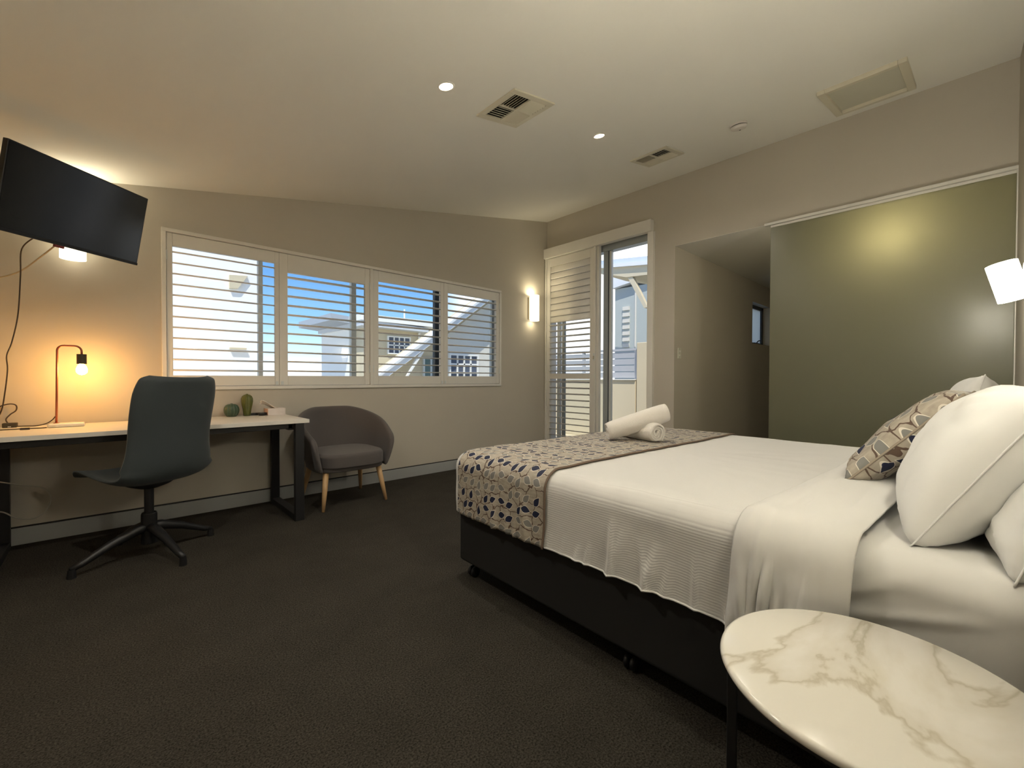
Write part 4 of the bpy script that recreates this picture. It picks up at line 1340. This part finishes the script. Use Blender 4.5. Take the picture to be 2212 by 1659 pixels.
plump = pillow('pillow', 'plump white pillow leaning at the near side of the bed head over a flatter one', 'pillow',
       stand(-2.72, -3.955, 0.650, 0.42, math.radians(31)), 0.72, 0.44, 0.26, M_pillow, 1.0, 'white pillows', wrinkle=0.011)
flat = pillow('pillow', 'flat crumpled white pillow squeezed behind the plump one at the bed head', 'pillow',
       stand(-2.80, -4.112, 0.640, 0.25, math.radians(20)), 0.72, 0.27, 0.15, M_pillow, 5.0, 'white pillows', wrinkle=0.014)
far = pillow('pillow', 'white pillow leaning at the far side of the bed head beyond the cushion', 'pillow',
       stand(-1.715, -3.985, 0.645, 0.42, math.radians(13)), 0.70, 0.43, 0.20, M_pillow, 9.0, 'white pillows')
cush = pillow('cushion', 'square leaf patterned cushion leaning against the white pillows', 'cushion',
       stand(-2.315, -3.755, 0.676, 0.42, math.radians(42), yaw=math.radians(-3)), 0.46, 0.44, 0.16, M_leafcush, 13.0, wrinkle=0.009,
       piping=mat('cushion_piping', (0.30, 0.25, 0.19), 0.7, var=0.1, vscale=60))
press(flat, plump, Vector((0, -1, -0.15)).normalized())
press(cush, plump)
press(cush, far)
for p_ in (plump, flat, far): settle(p_, bed_top('mattress'))
settle(cush, lambda x, y: (head_z(x, y) + 0.0045) if head_z(x, y) is not None and y > -3.86 else head_z(x, y))

# ------------------------------------------------------------------ rolled towels
def towel(label, A, B, r, seed, spin=0.0):
    A, B = Vector(A), Vector(B)
    t = thing('rolled_towel', label, 'towel', group='rolled towels on the runner')
    d = (B - A); Lh = d.length
    M = Matrix.Translation(A) @ d.to_track_quat('Z', 'Y').to_matrix().to_4x4()
    t.matrix_world = M
    turns, step = 3.3, 40
    n = int(turns * step)
    th = (r - 0.012) / turns
    b = NB()
    NL = 14
    rows = []
    for j in range(NL + 1):
        z = Lh * j / NL
        endk = abs(2 * j / NL - 1) ** 8
        row = []
        outer, inner = [], []
        for k in range(n + 1):
            a = 2 * math.pi * k / step + spin
            rr = 0.012 + (r - 0.012) * k / n
            q = Vector((math.cos(a) * rr, math.sin(a) * rr, z))
            w_ = 1 + 0.05 * noise.noise(Vector((math.cos(a) * 1.5 + seed, math.sin(a) * 1.5, z * 6))) 
            wob = 0.006 * noise.noise(Vector((q.x * 40 + seed, q.y * 40, seed))) * (1 if k < n - step else 0.3)
            zz = z + endk * (0.012 * noise.noise(Vector((k * 0.05, seed, 1))) + 0.010 * (1 - k / n) * (-1 if j > NL / 2 else 1))
            w_ *= 1 - 0.10 * endk
            ro = rr * w_ + wob + th * 0.42
            ri = rr * w_ + wob - th * 0.42
            rot_ = 0.12 * noise.noise(Vector((z * 5, seed, 0)))
            outer.append(Vector((math.cos(a + rot_) * ro, math.sin(a + rot_) * ro, zz)))
            inner.append(Vector((math.cos(a + rot_) * max(ri, 0.001), math.sin(a + rot_) * max(ri, 0.001), zz)))
        rows.append(outer + list(reversed(inner)))
    V = grid(b, rows, closed_u=True)
    m_ = n + 1
    for R in (V[0], V[-1]):
        for i in range(n):
            b.faces.new((R[i], R[i + 1], R[2 * m_ - 2 - i], R[2 * m_ - 1 - i]))
    obj('roll', b, M_towel, t, smooth=True)
    # woven border band near each end
    for zc in (0.14, 0.86):
        band = lathe(NB(), [(r + th * 0.42 + 0.0012, Lh * zc - 0.012), (r + th * 0.42 + 0.0025, Lh * zc), (r + th * 0.42 + 0.0012, Lh * zc + 0.012)], 40)
        band.free()
    return t
towel('white rolled towel lying flat on the runner with its coiled end showing', (-2.135, -2.80, 0.7247), (-2.02, -2.47, 0.7247), 0.060, 2.0, 2.2)
towel('white rolled towel propped across the other towel', (-2.26, -2.535, 0.7195), (-2.03, -2.80, 0.8435), 0.057, 7.0, 4.0)

# ------------------------------------------------------------------ marble side table
t = thing('side_table', 'round side table with veined cream marble top and black metal legs', 'side table', (-3.506, -3.931, 0))
Rt, zt = 0.236, 0.52
obj('table_top', lathe(NB(), [(0.0, zt - 0.018), (Rt - 0.010, zt - 0.018), (Rt - 0.003, zt - 0.014), (Rt, zt - 0.008), (Rt - 0.002, zt - 0.003), (Rt - 0.008, zt), (0.0, zt)], 96), M_marble, t, smooth=True)
obj('rim_plate', lathe(NB(), [(0.0, zt - 0.026), (Rt - 0.012, zt - 0.026), (Rt - 0.012, zt - 0.0175), (0.0, zt - 0.0175)], 64), M_blacksteel, t)
for k in range(3):
    a = math.radians(106 + 120 * k)
    M_ = Matrix.Rotation(a, 4, 'Z')
    bxo('leg', (0.205, 0.223, -0.009, 0.009, 0.0, zt - 0.026), M_blacksteel, t, 0.002, M=M_)
    bxo('foot_bar', (0.0, 0.205, -0.009, 0.009, 0.03, 0.048), M_blacksteel, t, 0.002, M=M_)

# ------------------------------------------------------------------ outdoors
structure(bxo('ground', (-30, 40, 0.6, 45, -3.2, -3.0), M_ground))
structure(bxo('ground_side', (0.9, 40, -25, 0.6, -3.2, -3.0), M_ground))

# balcony floor and parapet outside the door
t = thing('balcony', 'cream rendered balcony with low parapet outside the sliding door', 'balcony', (0.9, -0.6, -0.2))
bxo('slab', (-0.70, 1.5, -1.04, 2.9, -0.2, 0.15), M_cream, t)
bxo('parapet', (1.28, 1.46, 0.52, 2.9, 0.15, 1.215), M_cream, t, 0.01)
bxo('coping', (1.25, 1.49, 0.515, 2.9, 1.212, 1.232), M_creamshade, t, 0.005)
bxo('return_wall', (1.28, 2.2, 0.20, 0.50, 0.15, 1.86), M_cream, t, 0.01)
t = thing('balcony_railing', 'pale grey metal slat railing fixed on the balcony parapet', 'railing', (2.27, -0.04, 1.03))
bxo('post', (-0.02, 0.02, -0.03, 0.015, 0.0, 0.51), M_rail, t, 0.002)
bxo('post', (-0.02, 0.02, 1.10, 1.15, 0.0, 0.51), M_rail, t, 0.002)
bxo('post', (-0.02, 0.02, 2.20, 2.25, 0.0, 0.51), M_rail, t, 0.002)
bxo('top_rail', (-0.025, 0.025, -0.03, 2.25, 0.50, 0.54), M_rail, t, 0.002)
for k in range(4):
    bxo('slat', (-0.008, 0.008, 0.015, 2.2, 0.025 + 0.117 * k, 0.125 + 0.117 * k), M_rail, t)

t = thing('neighbour_building', 'pale grey clad neighbouring building with white eave seen through the balcony door', 'building', (6.0, 2.8, -3.0))
bxo('wall', (0.0, 6.0, -2.6, 0.05, 0.0, 6.55), M_greywall, t)
b = prism(NB(), [(0.05, 6.55), (-2.6, 6.95), (-2.6, 7.25), (0.05, 6.85)], 'x', -0.15, 6.0)
obj('fascia', b, M_roof, t)
for y in (-0.60,):
    bxo('cover_strip', (-0.02, 0.01, y - 0.02, y + 0.02, 2.0, 6.6), M_creamshade, t)
for k in range(7):
    bxo('louvre', (-0.05, 0.0, -0.42, -0.22, 4.9 + 0.17 * k, 5.0 + 0.17 * k), M_creamshade, t)
t = thing('downpipe', 'white vertical downpipe beside the grey neighbouring building', 'pipe', (5.9, 2.98, -3.0))
obj('pipe', tube(NB(), [(0, 0, 0), (0, 0, 6.6)], 0.055, 12), M_creamshade, t, smooth=True)
obj('pipe_head', lathe(NB(), [(0.0, 6.55), (0.07, 6.55), (0.12, 6.75), (0.12, 6.95), (0.0, 6.95)], 16), M_extwhite, t)
t = thing('downpipe', 'grey vertical downpipe next to the white downpipe outside', 'pipe', (6.1, 3.18, -3.0))
obj('pipe', tube(NB(), [(0, 0, 0), (0, 0, 6.75)], 0.06, 12), M_rail, t, smooth=True)
bxo('bracket', (-0.02, 0.08, -0.07, 0.07, 5.2, 5.26), M_rail, t)

t = thing('eave', 'cream bracketed roof eave with white gutter outside the balcony door', 'eave', (4.0, 0.3, 3.2))
b = prism(NB(), [(-0.6, 0.12), (1.7, 0.45), (1.7, 0.32), (0.95, 0.10), (-0.6, 0.0)], 'x', 0.0, 1.2)
obj('soffit', b, M_cream, t)
b = prism(NB(), [(-0.6, 0.15), (1.7, 0.42), (1.7, 0.50), (-0.6, 0.235)], 'x', -0.06, 1.2)
obj('gutter', b, M_roof, t)
b = prism(NB(), [(-0.6, 0.235), (1.7, 0.50), (1.7, 0.62), (-0.6, 0.36)], 'x', 0.05, 1.2)
obj('roof_edge', b, mat('blue_grey_roof', (0.58, 0.64, 0.72), 0.5, var=0.04), t)
b = prism(NB(), [(0.88, 0.24), (1.00, 0.22), (0.52, -0.63), (0.44, -0.63)], 'x', 0.02, 0.12)
obj('brace', b, M_cream, t)
bxo('wall', (0.5, 1.1, -0.9, 0.58, -6.2, 0.1), M_greywall, t)

# gabled house beyond the window
t = thing('gabled_house', 'cream gabled house with white raked roof edge beyond the window', 'house', (0.0, 6.0, -3.0))
def gz(x, o=0.0): return 3.0 + 1.02 + 0.70 * (x - 0.22) + o
b = prism(NB(), [(0.9, 0), (7.0, 0), (7.0, gz(5.0)), (4.6, gz(4.6) - 0.1), (0.9, gz(0.9) - 0.1)], 'y', 0.0, 0.6)
obj('wall', b, M_cream, t)
bxo('rear_wall', (0.9, 7.0, 0.6, 5.0, 0.0, 3.7), M_cream, t)
b = prism(NB(), [(2.42, 3.0), (4.8, 3.0), (4.8, gz(4.8) - 0.35), (2.42, gz(2.42) - 0.35)], 'y', -0.03, 0.02)
obj('shaded_wall_part', b, M_creamshade, t)  # paler sheet paints in the shaded part of the cream wall
b = prism(NB(), [(-1.0, gz(-1.0, -0.10)), (5.0, gz(5.0, -0.10)), (5.0, gz(5.0, 0.06)), (-1.0, gz(-1.0, 0.06))], 'y', -0.55, -0.45)
obj('barge_board', b, M_roof, t)
b = prism(NB(), [(-1.0, gz(-1.0, 0.06)), (5.0, gz(5.0, 0.06)), (5.0, gz(5.0, 0.13)), (-1.0, gz(-1.0, 0.13))], 'y', -0.60, -0.25)
obj('roof', b, M_roof, t)
b = prism(NB(), [(-1.0, gz(-1.0, -0.10)), (5.0, gz(5.0, -0.10)), (5.0, gz(5.0, 0.0)), (-1.0, gz(-1.0, 0.0))], 'y', -0.45, 0.3)
obj('soffit', b, M_cream, t)
def house_window(parent, x0, x1, z0, z1, nx, nz, y, gm, fm):
    w = bxo('window', (x0, x1, y - 0.04, y + 0.02, z0, z1), gm, parent)
    def bar(*d):
        o = bxo('glazing_bar', d, fm, w)
    bar(x0 - 0.05, x0, y - 0.08, y + 0.01, z0 - 0.05, z1 + 0.05); bar(x1, x1 + 0.05, y - 0.08, y + 0.01, z0 - 0.05, z1 + 0.05)
    bar(x0, x1, y - 0.08, y + 0.01, z0 - 0.05, z0); bar(x0, x1, y - 0.08, y + 0.01, z1, z1 + 0.05)
    for k in range(1, nx):
        x = x0 + (x1 - x0) * k / nx
        bar(x - 0.022, x + 0.022, y - 0.07, y - 0.03, z0, z1)
    for k in range(1, nz):
        z = z0 + (z1 - z0) * k / nz
        bar(x0, x1, y - 0.07, y - 0.03, z - 0.022, z + 0.022)
house_window(t, 2.56, 3.50, 3.95, 4.68, 4, 3, -0.03, M_extglass, M_extwhite)
house_window(t, 1.74, 2.35, 3.6, 4.55, 3, 2, 0.0, M_tealglass, M_alulight)
b = prism(NB(), [(0.9, gz(0.9, -0.5)), (0.98, gz(0.98, -0.5)), (1.5, gz(1.5, -0.14)), (1.3, gz(1.3, -0.14))], 'y', -0.5, -0.42)
obj('bracket', b, M_extwhite, t)

t = thing('flat_roof_house', 'distant cream house with white flat roof and small paned window', 'house', (3.0, 12.0, -3.0))
bxo('wall', (-0.1, 2.2, 0.0, 4.0, 0.0, 6.0), M_cream, t)
bxo('wing_wall', (2.2, 6.0, 0.6, 4.0, 0.0, 6.05), M_creamshade, t)
b = prism(NB(), [(-0.5, 6.0), (2.4, 5.95), (2.4, 6.12), (-0.5, 6.22)], 'y', -0.5, 4.0)
obj('eave_board', b, mat('grey_fascia', (0.60, 0.64, 0.70), 0.6, var=0.03), t)
b = prism(NB(), [(-0.55, 6.2), (6.2, 6.16), (6.2, 6.42), (-0.55, 6.42)], 'y', -0.55, 4.5)
obj('roof', b, M_extwhite, t)
house_window(t, 0.82, 1.75, 5.05, 5.68, 4, 2, 0.0, M_extglass, M_extwhite)
obj('pole', tube(NB(), [(1.66, 0.2, 6.4), (1.66, 0.2, 6.9)], 0.03, 10), M_extwhite, t)
obj('pole', tube(NB(), [(0.42, 0.2, 6.4), (0.42, 0.2, 6.65)], 0.04, 10), M_extwhite, t)
obj('downpipe', tube(NB(), [(2.2, -0.08, 3.0), (2.2, -0.08, 5.95)], 0.05, 10), M_extwhite, t)

t = thing('shed_roof_house', 'distant white house with low grey skillion roof beyond the window', 'house', (2.3, 13.0, -3.0))
bxo('wall', (0.35, 1.5, 0.0, 3.0, 0.0, 6.2), M_extwhite, t)
b = prism(NB(), [(-0.55, 6.22), (1.6, 6.02), (1.6, 6.30), (-0.55, 6.48)], 'y', -0.5, 3.2)
obj('roof', b, mat('grey_roof', (0.40, 0.44, 0.50), 0.6, var=0.04), t)

t = thing('glare_wall', 'white wall put in for the washed-out glare beside the desk end of the window', 'house', (-3.4, 3.0, -3.0))  # added wall, stands in for glare in the window
bxo('wall', (-3.0, 0.545, 0.0, 3.0, 0.0, 8.0), M_extwhite, t)
b = prism(NB(), [(0.19, 5.45), (0.41, 5.47), (0.29, 5.28), (0.19, 5.27)], 'y', -0.05, 0.0)
obj('vent_hood', b, M_cream, t)
bxo('ledge', (0.19, 0.39, -0.05, 0.0, 4.435, 4.455), M_cream, t)
